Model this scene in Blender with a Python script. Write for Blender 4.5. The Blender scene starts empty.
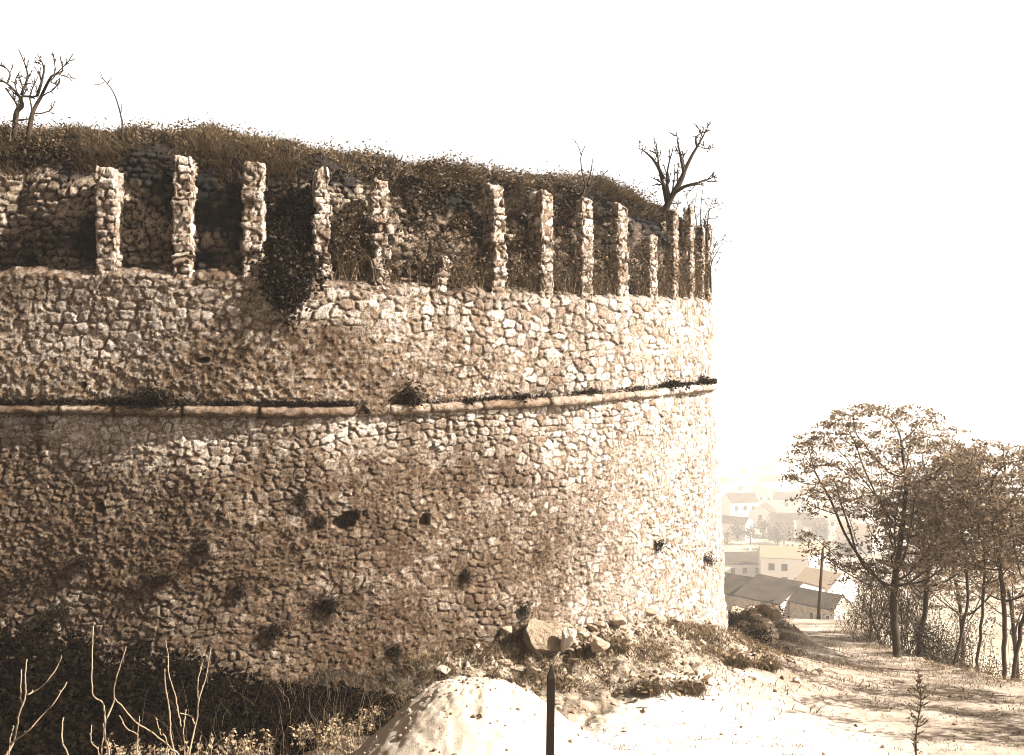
import bpy, bmesh, math, random
import numpy as np
from mathutils import Vector, Matrix

rng = np.random.default_rng(7)
random.seed(7)
SC = bpy.context.scene
COL = SC.collection
F = 1000.0            # focal length in pixels of the 1024 px wide frame
PX0, PY0 = 512.0, 345.0   # vanishing column and eye level in the photograph


def at(px, py, Y):
    """world point at depth Y for a place in the photograph (camera at the origin)"""
    return np.array([(px - PX0) / F * Y, Y, (PY0 - py) / F * Y])


# ------------------------------------------------------------------ noise
def _hash(*ints):
    h = np.uint32(0x9E3779B9)
    with np.errstate(over='ignore'):
        for k in ints:
            k = np.asarray(k).astype(np.int64).astype(np.uint32)
            h = (h ^ k) * np.uint32(0x85EBCA6B)
            h = h ^ (h >> np.uint32(13))
            h = h * np.uint32(0xC2B2AE35)
            h = h ^ (h >> np.uint32(16))
    return h.astype(np.float64) / 4294967296.0


def vn2(x, y, s=0):
    ix, iy = np.floor(x), np.floor(y)
    fx, fy = x - ix, y - iy
    fx = fx * fx * (3 - 2 * fx); fy = fy * fy * (3 - 2 * fy)
    a = _hash(ix, iy, s); b = _hash(ix + 1, iy, s)
    c = _hash(ix, iy + 1, s); d = _hash(ix + 1, iy + 1, s)
    return (a * (1 - fx) + b * fx) * (1 - fy) + (c * (1 - fx) + d * fx) * fy


def fbm2(x, y, o=4, s=0, g=.5):
    t = 0; a = 1; n = 0
    for i in range(o):
        t = t + a * vn2(x * 2 ** i + 17.3 * i, y * 2 ** i - 9.1 * i, s + i); n += a; a *= g
    return t / n


def vn3(p, s=0):
    i = np.floor(p); f = p - i; f = f * f * (3 - 2 * f)
    r = 0
    for dx in (0, 1):
        for dy in (0, 1):
            for dz in (0, 1):
                w = (f[..., 0] if dx else 1 - f[..., 0]) * (f[..., 1] if dy else 1 - f[..., 1]) * (f[..., 2] if dz else 1 - f[..., 2])
                r = r + w * _hash(i[..., 0] + dx, i[..., 1] + dy, i[..., 2] + dz, s)
    return r


def fbm3(p, o=3, s=0):
    t = 0; a = 1; n = 0
    for i in range(o):
        t = t + a * vn3(p * 2 ** i + 5.7 * i, s + i); n += a; a *= .5
    return t / n


def sstep(a, b, x):
    t = np.clip((x - a) / (b - a), 0, 1)
    return t * t * (3 - 2 * t)


# ------------------------------------------------------------------ objects
FLAT = {'house_plaster', 'house_rubble', 'roof_tile', 'roof_tile_pale', 'dark_opening', 'rock', 'dark_boulder', 'builders_sand', 'rusted_iron'}


def tag(o, label=None, cat=None, group=None, kind=None):
    if label: o['label'] = label
    if cat: o['category'] = cat
    if group: o['group'] = group
    if kind: o['kind'] = kind
    return o


def thing(name, label, cat, loc=(0, 0, 0), group=None):
    o = bpy.data.objects.new(name, None)
    o.empty_display_size = .2
    COL.objects.link(o)
    o.location = [float(v) for v in loc]
    return tag(o, label, cat, group)


def link(name, me, mat, parent=None, local=False, smooth=False):
    """local=False: the mesh is in world coordinates and its parent an unrotated Empty"""
    o = bpy.data.objects.new(name, me)
    COL.objects.link(o)
    if mat is not None:
        for m in (mat if isinstance(mat, (list, tuple)) else [mat]):
            me.materials.append(m)
    flat = not smooth and mat is not None and not isinstance(mat, (list, tuple)) and mat.name in FLAT
    me.polygons.foreach_set('use_smooth', np.full(len(me.polygons), not flat, dtype=bool))
    if parent is not None:
        o.parent = parent
        if not local:
            v = Vector((0, 0, 0)); q = parent
            while q is not None:
                v -= q.location; q = q.parent
            o.location = v
    return o


def mesh_np(name, V, Fc, attrs=None):
    V = np.asarray(V, dtype=np.float32).reshape(-1, 3)
    Fc = np.asarray(Fc, dtype=np.int32)
    n, k = Fc.shape
    me = bpy.data.meshes.new(name)
    me.vertices.add(len(V)); me.vertices.foreach_set('co', V.ravel())
    me.loops.add(n * k); me.loops.foreach_set('vertex_index', Fc.ravel())
    me.polygons.add(n)
    me.polygons.foreach_set('loop_start', np.arange(0, n * k, k, dtype=np.int32))
    me.update(calc_edges=True)
    for a, v in (attrs or {}).items():
        at_ = me.attributes.new(a, 'FLOAT', 'POINT')
        at_.data.foreach_set('value', np.asarray(v, dtype=np.float32).ravel())
    return me


def grid_faces(nu, nv):
    i = np.arange(nu - 1)[:, None] * nv + np.arange(nv - 1)[None, :]
    i = i.ravel()
    return np.stack([i, i + nv, i + nv + 1, i + 1], 1)


class Bag:
    """collects verts / quads / tris with a 'val' attribute"""
    def __init__(s):
        s.V = []; s.Q = []; s.val = []; s.n = 0

    def add(s, V, Fc, val=.5):
        V = np.asarray(V, float).reshape(-1, 3)
        Fc = np.asarray(Fc, int)
        if Fc.shape[1] == 3:
            Fc = np.concatenate([Fc, Fc[:, 2:3]], 1)
        s.V.append(V); s.Q.append(Fc + s.n); s.n += len(V)
        s.val.append(np.broadcast_to(np.asarray(val, float), (len(V),)).copy())

    def box(s, lo, hi, val=.5):
        x0, y0, z0 = lo; x1, y1, z1 = hi
        V = [(x0, y0, z0), (x1, y0, z0), (x1, y1, z0), (x0, y1, z0), (x0, y0, z1), (x1, y0, z1), (x1, y1, z1), (x0, y1, z1)]
        s.add(V, [(0, 3, 2, 1), (4, 5, 6, 7), (0, 1, 5, 4), (1, 2, 6, 5), (2, 3, 7, 6), (3, 0, 4, 7)], val)

    def tube(s, pts, rad, sides=5, val=.5, cap=True):
        P = np.asarray(pts, float); n = len(P)
        R = np.broadcast_to(np.asarray(rad, float), (n,))
        T = np.gradient(P, axis=0)
        T /= np.linalg.norm(T, axis=1, keepdims=True) + 1e-9
        ref = np.array([.13, .31, .94]) if abs(T[0] @ np.array([.13, .31, .94])) < .9 else np.array([.95, .2, .1])
        a = np.cross(T[0], ref); a /= np.linalg.norm(a)
        ang = np.arange(sides) * 2 * math.pi / sides
        V = []
        for k in range(n):
            a = a - T[k] * (a @ T[k]); a /= np.linalg.norm(a) + 1e-9
            b = np.cross(T[k], a)
            V.append(P[k] + R[k] * (np.cos(ang)[:, None] * a + np.sin(ang)[:, None] * b))
        V = np.concatenate(V)
        Fc = [(k * sides + j, k * sides + (j + 1) % sides, (k + 1) * sides + (j + 1) % sides, (k + 1) * sides + j)
              for k in range(n - 1) for j in range(sides)]
        if cap:
            V = np.concatenate([V, P[-1:] + T[-1] * R[-1] * .6, P[:1]])
            e = n * sides
            Fc += [((n - 1) * sides + j, (n - 1) * sides + (j + 1) % sides, e, e) for j in range(sides)]
            Fc += [((j + 1) % sides, j, e + 1, e + 1) for j in range(sides)]
        s.add(V, Fc, val)

    def mesh(s, name):
        V = np.concatenate(s.V); Q = np.concatenate(s.Q); val = np.concatenate(s.val)
        tri = Q[:, 2] == Q[:, 3]
        me = bpy.data.meshes.new(name)
        q4 = Q[~tri]; q3 = Q[tri][:, :3]
        me.vertices.add(len(V)); me.vertices.foreach_set('co', V.astype(np.float32).ravel())
        idx = np.concatenate([q4.ravel(), q3.ravel()]).astype(np.int32)
        me.loops.add(len(idx)); me.loops.foreach_set('vertex_index', idx)
        me.polygons.add(len(q4) + len(q3))
        st = np.concatenate([np.arange(len(q4)) * 4, len(q4) * 4 + np.arange(len(q3)) * 3]).astype(np.int32)
        me.polygons.foreach_set('loop_start', st)
        me.update(calc_edges=True)
        a = me.attributes.new('val', 'FLOAT', 'POINT'); a.data.foreach_set('value', val.astype(np.float32))
        return me


# ------------------------------------------------------------------ materials
def newmat(name):
    m = bpy.data.materials.new(name); m.use_nodes = True
    nt = m.node_tree
    b = nt.nodes['Principled BSDF']
    b.inputs['Roughness'].default_value = .9
    b.inputs['Specular IOR Level'].default_value = .15
    return m, nt, b


def N(nt, typ, **kw):
    n = nt.nodes.new(typ)
    for k, v in kw.items():
        if k in n.inputs: n.inputs[k].default_value = v
        else: setattr(n, k, v)
    return n


def mix(nt, f, a, b, blend='MIX'):
    n = nt.nodes.new('ShaderNodeMix'); n.data_type = 'RGBA'; n.blend_type = blend
    for s, v in ((n.inputs[0], f), (n.inputs[6], a), (n.inputs[7], b)):
        if hasattr(v, 'links'): nt.links.new(v, s)
        elif isinstance(v, (int, float)): s.default_value = v
        else: s.default_value = (*v, 1)
    return n.outputs[2]


def math_(nt, op, a, b=None, c=None, clamp=False):
    n = nt.nodes.new('ShaderNodeMath'); n.operation = op; n.use_clamp = clamp
    for s, v in zip(n.inputs, (a, b, c)):
        if v is None: continue
        if hasattr(v, 'links'): nt.links.new(v, s)
        else: s.default_value = v
    return n.outputs[0]


def noise(nt, scale, detail=4, rough=.6, vec=None):
    n = N(nt, 'ShaderNodeTexNoise'); n.inputs['Scale'].default_value = scale
    n.inputs['Detail'].default_value = detail; n.inputs['Roughness'].default_value = rough
    if vec is None:
        g = nt.nodes.new('ShaderNodeNewGeometry'); vec = g.outputs['Position']
    nt.links.new(vec, n.inputs['Vector'])
    return n.outputs['Fac']


def ramp(nt, f, lo, hi):
    n = N(nt, 'ShaderNodeMapRange'); nt.links.new(f, n.inputs['Value'])
    n.inputs['From Min'].default_value = lo; n.inputs['From Max'].default_value = hi
    n.clamp = True
    return n.outputs['Result']


def attr(nt, name):
    n = nt.nodes.new('ShaderNodeAttribute'); n.attribute_name = name
    return n.outputs['Fac']


def bump(nt, b, h, strength, dist):
    n = N(nt, 'ShaderNodeBump'); n.inputs['Strength'].default_value = strength
    n.inputs['Distance'].default_value = dist
    nt.links.new(h, n.inputs['Height']); nt.links.new(n.outputs['Normal'], b.inputs['Normal'])


def mat_masonry(name, pale, dark, mortar, stain_shade_c):
    m, nt, b = newmat(name)
    g = nt.nodes.new('ShaderNodeNewGeometry').outputs['Position']
    n1 = noise(nt, 9, 5, .65, g); n2 = noise(nt, 46, 3, .75, g); n3 = noise(nt, 1.1, 4, .6, g)
    v = math_(nt, 'ADD', attr(nt, 'val'), math_(nt, 'MULTIPLY', math_(nt, 'SUBTRACT', n1, .5), 1.1), clamp=True)
    c = mix(nt, v, dark, pale)
    mm = mix(nt, ramp(nt, n2, .3, .7), tuple(k * .55 for k in mortar), tuple(k * 1.25 for k in mortar))
    c = mix(nt, attr(nt, 'mort'), c, mm)
    n4 = noise(nt, 15, 3, .6, g)
    sp = mix(nt, ramp(nt, math_(nt, 'ADD', math_(nt, 'MULTIPLY', n2, .6), math_(nt, 'MULTIPLY', n4, .4)), .43, .55), (.24, .195, .155), (1, 1, 1))     # lichen specks and pits
    c = mix(nt, .9, c, sp, 'MULTIPLY')
    st = math_(nt, 'MULTIPLY', attr(nt, 'stain_shade'), math_(nt, 'ADD', ramp(nt, n3, .2, .75), ramp(nt, n1, .35, .7)), clamp=True)  # one mask for real staining and shade painted into the stone
    c = mix(nt, st, c, mix(nt, 1.0, c, stain_shade_c, 'MULTIPLY'))
    c = mix(nt, math_(nt, 'MULTIPLY', attr(nt, 'gap'), .68), c, (.045, .03, .0185))          # earth in the open joints
    nt.links.new(c, b.inputs['Base Color'])
    h = math_(nt, 'ADD', math_(nt, 'MULTIPLY', n1, .5), math_(nt, 'MULTIPLY', n2, .5))
    bump(nt, b, h, 1.0, .045)
    return m


def warm(c):
    return (c[0], c[1] * .90, c[2] * .75) if c[0] < .3 else c


def mat_val(name, c0, c1, scale=6, amt=.8, bs=0, bscale=30, bdist=.02, rough=.9):
    """colour from a per-piece value mixed with noise"""
    m, nt, b = newmat(name)
    b.inputs['Roughness'].default_value = rough
    n1 = noise(nt, scale, 4, .6)
    v = math_(nt, 'ADD', attr(nt, 'val'), math_(nt, 'MULTIPLY', math_(nt, 'SUBTRACT', n1, .5), amt), clamp=True)
    nt.links.new(mix(nt, v, warm(c0), warm(c1)), b.inputs['Base Color'])
    if bs: bump(nt, b, noise(nt, bscale, 4, .65), bs, bdist)
    return m


def mat_leaf(name, c0, c1, trans=.25, spec=.12):
    m, nt, b = newmat(name)
    v = math_(nt, 'ADD', attr(nt, 'val'), math_(nt, 'MULTIPLY', math_(nt, 'SUBTRACT', noise(nt, 3, 2), .5), .5), clamp=True)
    c = mix(nt, v, warm(c0), warm(c1))
    nt.links.new(c, b.inputs['Base Color'])
    b.inputs['Roughness'].default_value = .65
    b.inputs['Specular IOR Level'].default_value = spec
    t = nt.nodes.new('ShaderNodeBsdfTranslucent'); nt.links.new(c, t.inputs['Color'])
    ms = nt.nodes.new('ShaderNodeMixShader'); ms.inputs[0].default_value = trans
    out = nt.nodes['Material Output']
    nt.links.new(b.outputs[0], ms.inputs[1]); nt.links.new(t.outputs[0], ms.inputs[2])
    nt.links.new(ms.outputs[0], out.inputs['Surface'])
    return m


M = {}
M['wall'] = mat_masonry('rubble_masonry', (.55, .485, .415), (.17, .108, .063), (.205, .14, .086), (.27, .212, .155))
M['pier'] = mat_masonry('pier_masonry', (.62, .54, .46), (.19, .125, .075), (.12, .079, .047), (.38, .30, .22))
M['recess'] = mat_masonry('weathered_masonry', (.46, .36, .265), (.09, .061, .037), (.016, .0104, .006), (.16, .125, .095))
M['cordon'] = mat_val('cordon_stone', (.16, .118, .08), (.30, .235, .175), 5, 1.0, .8, 40, .015)
M['grass'] = mat_leaf('dry_grass', (.018, .0122, .007), (.20, .148, .096), .2)
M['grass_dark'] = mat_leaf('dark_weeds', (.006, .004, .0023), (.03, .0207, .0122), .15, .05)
M['turf'] = mat_leaf('bank_grass', (.035, .024, .014), (.17, .125, .08), .2)
M['leaf'] = mat_leaf('tree_leaf', (.05, .037, .026), (.27, .21, .155), .4)
M['scrub'] = mat_leaf('scrub_leaf', (.026, .018, .0105), (.13, .094, .06), .25)
M['ivy'] = mat_leaf('ivy_leaf', (.006, .004, .0023), (.022, .0152, .009), .1, .05)
M['shade_leaves'] = mat_leaf('shade_leaf', (.002, .0014, .0008), (.006, .0042, .0026), .0, 0)  # near-black foliage in place of a shadow
M['weed'] = mat_leaf('weed_leaf', (.05, .036, .022), (.27, .21, .15), .2)
M['bark'] = mat_val('bark', (.018, .012, .0073), (.05, .035, .022), 14, 1.0, .7, 30, .02)
M['bare'] = mat_val('bare_branch', (.016, .011, .007), (.04, .028, .018), 14, .8)
M['stalk'] = mat_val('dead_stalk', (.08, .062, .045), (.24, .195, .155), 25, 1.0)
M['rock'] = mat_val('rock', (.09, .062, .04), (.34, .26, .185), 4, 1.0, .9, 18, .04)
M['boulder'] = mat_val('dark_boulder', (.05, .038, .028), (.22, .178, .14), 3.5, 1.6, 1.0, 9, .12)
M['sand'] = mat_val('builders_sand', (.20, .155, .11), (.38, .325, .265), 2.5, .9, .8, 45, .012)
M['stake'] = mat_val('rusted_iron', (.012, .009, .006), (.03, .021, .014), 30, .8, .3, 60, .004)
M['pole'] = mat_val('pole_wood', (.04, .028, .018), (.07, .05, .034), 10, .6)
M['plaster'] = mat_val('house_plaster', (.45, .395, .345), (.58, .525, .465), 1.2, .6)
M['rubble_plaster'] = mat_val('house_rubble', (.24, .18, .13), (.55, .46, .37), 2.2, 1.6, .8, 5, .08)
M['tile'] = mat_val('roof_tile', (.008, .0056, .0034), (.065, .047, .031), .5, 1.8, .9, 9, .06)
M['tile_pale'] = mat_val('roof_tile_pale', (.13, .10, .07), (.2, .155, .115), 2, .8)
M['opening'] = mat_val('dark_opening', (.02, .015, .01), (.04, .03, .02), 3, .3)
M['lamp'] = mat_val('lamp_metal', (.02, .015, .01), (.04, .03, .02), 3, .3)


def mat_ground():
    m, nt, b = newmat('ground_earth')
    g = nt.nodes.new('ShaderNodeNewGeometry').outputs['Position']
    n0 = noise(nt, .55, 5, .6, g); n1 = noise(nt, 3.2, 5, .65, g); n2 = noise(nt, 22, 4, .7, g)
    earth = mix(nt, ramp(nt, n1, .3, .7), (.05, .035, .022), (.16, .115, .075))
    bank = mix(nt, ramp(nt, math_(nt, 'ADD', math_(nt, 'MULTIPLY', n1, .6), math_(nt, 'MULTIPLY', n2, .4)), .42, .58), (.045, .031, .019), (.30, .235, .17))
    path = mix(nt, ramp(nt, n0, .28, .62), (.10, .069, .044), (.30, .24, .182))
    path = mix(nt, ramp(nt, n2, .56, .72), path, (.085, .06, .038))        # pebbles and litter
    far = mix(nt, ramp(nt, noise(nt, .03, 5, .65, g), .35, .65), (.10, .078, .05), (.26, .21, .15))
    path = mix(nt, attr(nt, 'sandy'), path, mix(nt, ramp(nt, n2, .58, .74), (.40, .345, .28), (.13, .092, .06)))
    c = mix(nt, attr(nt, 'bank'), earth, bank)
    pf = ramp(nt, math_(nt, 'ADD', attr(nt, 'path'), math_(nt, 'MULTIPLY', math_(nt, 'SUBTRACT', n1, .5), .9)), .3, .62)
    c = mix(nt, pf, c, path)
    c = mix(nt, attr(nt, 'far'), c, far)
    c = mix(nt, attr(nt, 'shade_and_hill'), c, (.012, .0083, .005))  # painted shade at lower left, dark tone on the rear hill
    nt.links.new(c, b.inputs['Base Color'])
    bump(nt, b, math_(nt, 'ADD', n1, math_(nt, 'MULTIPLY', n2, .35)), .8, .06)
    return m


M['ground'] = mat_ground()

# ------------------------------------------------------------------ plan of the bastion
R, CX, CY = 12.44, -6.70, 29.94


def plan(u):
    u = np.asarray(u, float)
    th = np.maximum(u, 0) / R
    X = CX + np.minimum(u, 0) + R * np.sin(th)
    Y = CY - R * np.cos(th)
    return X, Y, np.sin(th), -np.cos(th)


_u = np.linspace(-6, R * 1.36, 3000)
_X, _Y, _, _ = plan(_u)
_px = PX0 + F * _X / _Y
_k = int(np.argmax(_px))


def u_of(px):
    return float(np.interp(px, _px[:_k], _u[:_k]))


def lineZ(pts):
    """height along the wall from (column, row) pairs read on its front face"""
    us = [u_of(p[0]) for p in pts]
    zs = [(PY0 - p[1]) / F * float(plan(u)[1]) for u, p in zip(us, pts)]
    return lambda u: np.interp(u, us, zs)


ZT = lineZ([(-10, 268), (100, 268), (250, 272), (330, 278), (400, 283), (500, 288), (600, 293), (680, 296), (711, 297)])
ZC = lineZ([(-10, 409), (130, 410), (250, 411), (330, 411), (420, 409), (550, 402), (640, 394), (690, 389), (711, 387)])


def wall_dist(X, Y):
    return np.where(X < CX, CY - R - Y, np.hypot(X - CX, Y - CY) - R)


def wall_u(X, Y):
    return np.where(X < CX, X - CX, R * np.arctan2(X - CX, -(Y - CY)))


# ------------------------------------------------------------------ terrain
_PY = np.array([-4000, -20, 0, 4, 8, 14, 50, 60, 100, 150, 220, 300, 450, 600, 900, 1300, 2000, 3200.])
_PZ = np.array([-1.5, -1.5, -1.7, -2.1, -3.75, -5.85, -13.74, -16.9, -29, -43, -56, -71, -88, -101, -118, -132, -142, -150.])


def edge_x(Y):
    return np.interp(Y, [-50, 0, 20, 34, 50, 70, 90], [7, 9, 11.6, 12.4, 17.4, 23, 30])


def path_mask(X, Y):
    l = np.interp(Y, [8, 14, 17, 20, 24, 30, 40, 50, 60], [-.5, .6, 1.6, 3.9, 6.0, 8.0, 10.9, 13.9, 16.5])
    r = np.interp(Y, [8, 14, 20, 30, 40, 50, 60], [6.5, 9.5, 11.2, 11.8, 13.6, 16.8, 19])
    return sstep(-.6, .9, X - l) * (1 - sstep(-.8, .9, X - r)) * sstep(6, 11, Y) * (1 - sstep(54, 62, Y))


def ground_z(X, Y, fine=True):
    X = np.asarray(X, float); Y = np.asarray(Y, float)
    z = np.interp(Y, _PY, _PZ)
    far = sstep(60, 140, np.hypot(X, Y))
    # unseen hill behind the camera, added to block low sky light
    z = np.where(Y < -3, -1.6 + 24 * sstep(-3, -48, Y) * (1 - sstep(35, 75, np.abs(X))) - .02 * np.maximum(-Y - 60, 0), z)
    # drop on the right of the path
    d = np.maximum(X - edge_x(Y), 0)
    z = z - (1 - sstep(60, 110, Y)) * 13 * (1 - np.exp(-(d / 8.0) ** 1.25))
    # earth piled against the foot of the wall
    dw = np.maximum(wall_dist(X, Y), 0)
    u = wall_u(X, Y)
    rise = np.interp(u, [-8, -4, 0, 2, 5, 7, 9, 12, 15, 18, 25, 40], [.1, .25, .45, .62, 1.05, 1.5, 1.65, 1.5, 1.1, .8, .6, .6])
    wid = np.interp(u, [-8, 2, 5, 8, 12, 16, 30], [1.2, 1.3, 1.5, 2.6, 2.9, 2.3, 2.0])
    z = z + rise * np.exp(-(dw / wid) ** 1.6) * (Y > 5)
    # bank of rubble behind the tower's right edge
    z = z + (.55 + .8 * fbm2(X * 1.1, Y * .9, 3, 133)) * np.exp(-((X - 8.3) / 1.1) ** 2 - ((Y - 33) / 3.6) ** 2)
    if fine:
        pm = path_mask(X, Y)
        z = z + (fbm2(X * .5, Y * .5, 3, 3) - .5) * .35 * (1 - .5 * pm)
        z = z + (fbm2(X * 2.4, Y * 2.4, 4, 9, .6) - .5) * (.26 + .22 * np.exp(-(dw / 3) ** 2)) * (1 - .72 * pm) * (1 - far)
        z = z + far * (fbm2(X * .02, Y * .02, 4, 21) - .5) * 5
    return z


def gz(x, y):
    return float(ground_z(np.array([x]), np.array([y]))[0])


def build_ground():
    a = math.radians(33)
    th = np.concatenate([np.linspace(-a, a, 640), np.linspace(a, 2 * math.pi - a, 120)[1:-1], [2 * math.pi - a]])
    r = np.concatenate([[0.0], np.geomspace(.8, 12, 26), np.geomspace(12, 62, 420)[1:], np.geomspace(62, 3100, 120)[1:]])
    T, Rr = np.meshgrid(th, r, indexing='ij')
    X = np.sin(T) * Rr; Y = np.cos(T) * Rr
    Z = ground_z(X, Y)
    dw = wall_dist(X, Y); u = wall_u(X, Y)
    Z = np.where(dw < -1.2, Z - 1.0, Z)
    pm = np.maximum(path_mask(X, Y), .9 * np.exp(-((X - 1.5) / 2.6) ** 4 - ((Y - 13.5) / 3) ** 4))
    bank = np.exp(-(np.maximum(dw, 0) / 3.2) ** 2) * (u > 4) + sstep(6, 9, X) * (Y < 60)
    far = sstep(60, 100, np.hypot(X, Y)) * (Y > 0)
    shade_and_hill = (1 - sstep(-4.2, -1.6, X - .35 * (Y - 14))) * sstep(8, 11, Y) * (Y < 19) + .6 * (Y < -2)  # shadow painted on the lower-left hollow; also darkens the hill behind the camera
    V = np.stack([X, Y, Z], -1).reshape(-1, 3)
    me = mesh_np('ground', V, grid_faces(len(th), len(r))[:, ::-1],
                 {'path': pm, 'bank': np.clip(bank, 0, 1), 'far': far, 'shade_and_hill': shade_and_hill, 'sandy': np.exp(-np.maximum(np.abs(X - 1.8) - 2.0, 0) ** 2 / 5 - np.maximum(np.abs(Y - 14) - 2, 0) ** 2 / 7)})
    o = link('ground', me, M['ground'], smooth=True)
    tag(o, 'hillside ground of pale trodden earth and dry grass falling to the valley', 'ground', kind='structure')


build_ground()


# ------------------------------------------------------------------ masonry relief
def stones(u, z, cw, ch, seed, drop=.12, jit=.85, wvar=.34, p=3.0):
    wu = u + (fbm2(u * 2.3, z * 2.3, 2, seed + 50) - .5) * .12 + (fbm2(u * 11, z * 11, 2, seed + 51) - .5) * .06
    wz = z + (fbm2(u * 1.1 + 30, z * 2.1, 3, seed + 60) - .5) * .2 + (fbm2(u * 11 + 40, z * 11, 2, seed + 52) - .5) * .05 + (fbm2(u * .25, z * .3, 2, seed + 70) - .5) * .4
    j0 = np.floor(wz / ch)
    F1 = np.full(u.shape, 9.); F2 = np.full(u.shape, 9.)
    ra = np.zeros(u.shape); rb = np.zeros(u.shape); du1 = np.zeros(u.shape); dz1 = np.zeros(u.shape)
    for dj in (-1, 0, 1):
        j = j0 + dj
        off = _hash(j, seed + 1) * cw
        i0 = np.floor((wu + off) / cw)
        for di in (-2, -1, 0, 1, 2):
            i = i0 + di
            a = _hash(i, j, seed + 2); b = _hash(i, j, seed + 3); c = _hash(i, j, seed + 4); e = _hash(i, j, seed + 5)
            cx = (i + .5 + jit * (a - .5)) * cw - off
            cz = (j + .5 + .5 * (b - .5)) * ch
            x = np.abs(wu - cx) / cw; y = np.abs(wz - cz) / ch
            d = (x ** p + y ** p) ** (1 / p) - wvar * (c - .5)
            d = np.where(e < drop, d + 2, d)
            near = d < F1
            F2 = np.where(near, F1, np.minimum(F2, d))
            ra = np.where(near, a, ra); rb = np.where(near, c, rb)
            du1 = np.where(near, wu - cx, du1); dz1 = np.where(near, wz - cz, dz1)
            F1 = np.where(near, d, F1)
    return F2 - F1, ra, rb, du1, dz1


RELIEF = {}


def relief(u, z, cw, ch, seed, fill, amp=.085):
    """height, per stone value and mortar mask"""
    e, ra, rb, du, dz = stones(u, z, cw, ch, seed)
    r3 = (ra * 7.31) % 1; r4 = (rb * 5.77 + ra * 3.1) % 1
    a0 = .01 + .26 * ((ra * 3.77 + rb * 9.13) % 1) ** 2 + (fbm2(u * 14, z * 14, 2, seed + 93) - .5) * .16
    body = sstep(a0, a0 + .22, e) ** .7
    h = body * amp * (.35 + .65 * r3)
    h = h + body * (du * (ra - .5) * .22 + dz * (rb - .5) * .22)
    n = fbm2(u * 9, z * 9, 4, seed + 90, .65)
    mort_h = fill * amp * .95 + (n - .5) * .03
    mort = sstep(-.006, .012, mort_h - h)
    hh = np.maximum(h, mort_h) + (n - .5) * .024 + (fbm2(u * 24, z * 24, 2, seed + 95) - .5) * .018
    # second layer of small chinking stones where the mortar shows
    e2, a2, b2, _, _ = stones(u, z, cw * .38, ch * .42, seed + 300, drop=.3)
    s2 = sstep(0, .3, e2)
    hh = hh + mort * s2 * .022 * (a2 > .45)
    mort = mort * (1 - .7 * s2 * (a2 > .55))
    val = np.where(mort > .5, .25 + .6 * a2, .08 + .92 * r4)
    gap = (.62 + .38 * sstep(2, 7, u)) * (1 - sstep(a0 * .5, a0 * .6 + .12, e)) * sstep(.42 - .14 * sstep(3, 8, u), .58 - .12 * sstep(3, 8, u), fbm2(u * 3.1, z * 3.1, 3, seed + 97)) * (1 - sstep(.55, .95, fill))
    hh = hh - gap * .03
    left = 1 - sstep(0, 7, u)
    val = val * (1 - .45 * left) + .2 * left
    RELIEF['gap'] = gap
    return hh, val, mort


HOLES = [  # column, row, half width, half height in metres, depth
    (345, 520, .19, .15, .3), (420, 521, .11, .10, .16), (205, 360, .11, .05, .16), (83, 385, .05, .06, .12),
    (697, 560, .10, .09, .2), (655, 505, .06, .06, .12), (102, 507, .08, .08, .12)]


PROF_O = np.array([.10, .18, .32, .37, .42, .50, .66, .98, 1.6, 2.6, 5.0, 9.5])
PROF_Z = np.array([-.12, -.005, .03, .12, .45, .95, 1.45, 1.85, 2.25, 2.55, 2.75, 2.8]) / 2.75


def prof_h(base, u):
    """the bank behind the piers stands steeper towards the tower's right end"""
    e = 1 - .5 * sstep(8, 11.5, u)
    return np.where(base > .2, np.maximum(base, 1e-4) ** e, base * (1 + sstep(8, 11.5, u) * .8 * (base > .04)))


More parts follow.
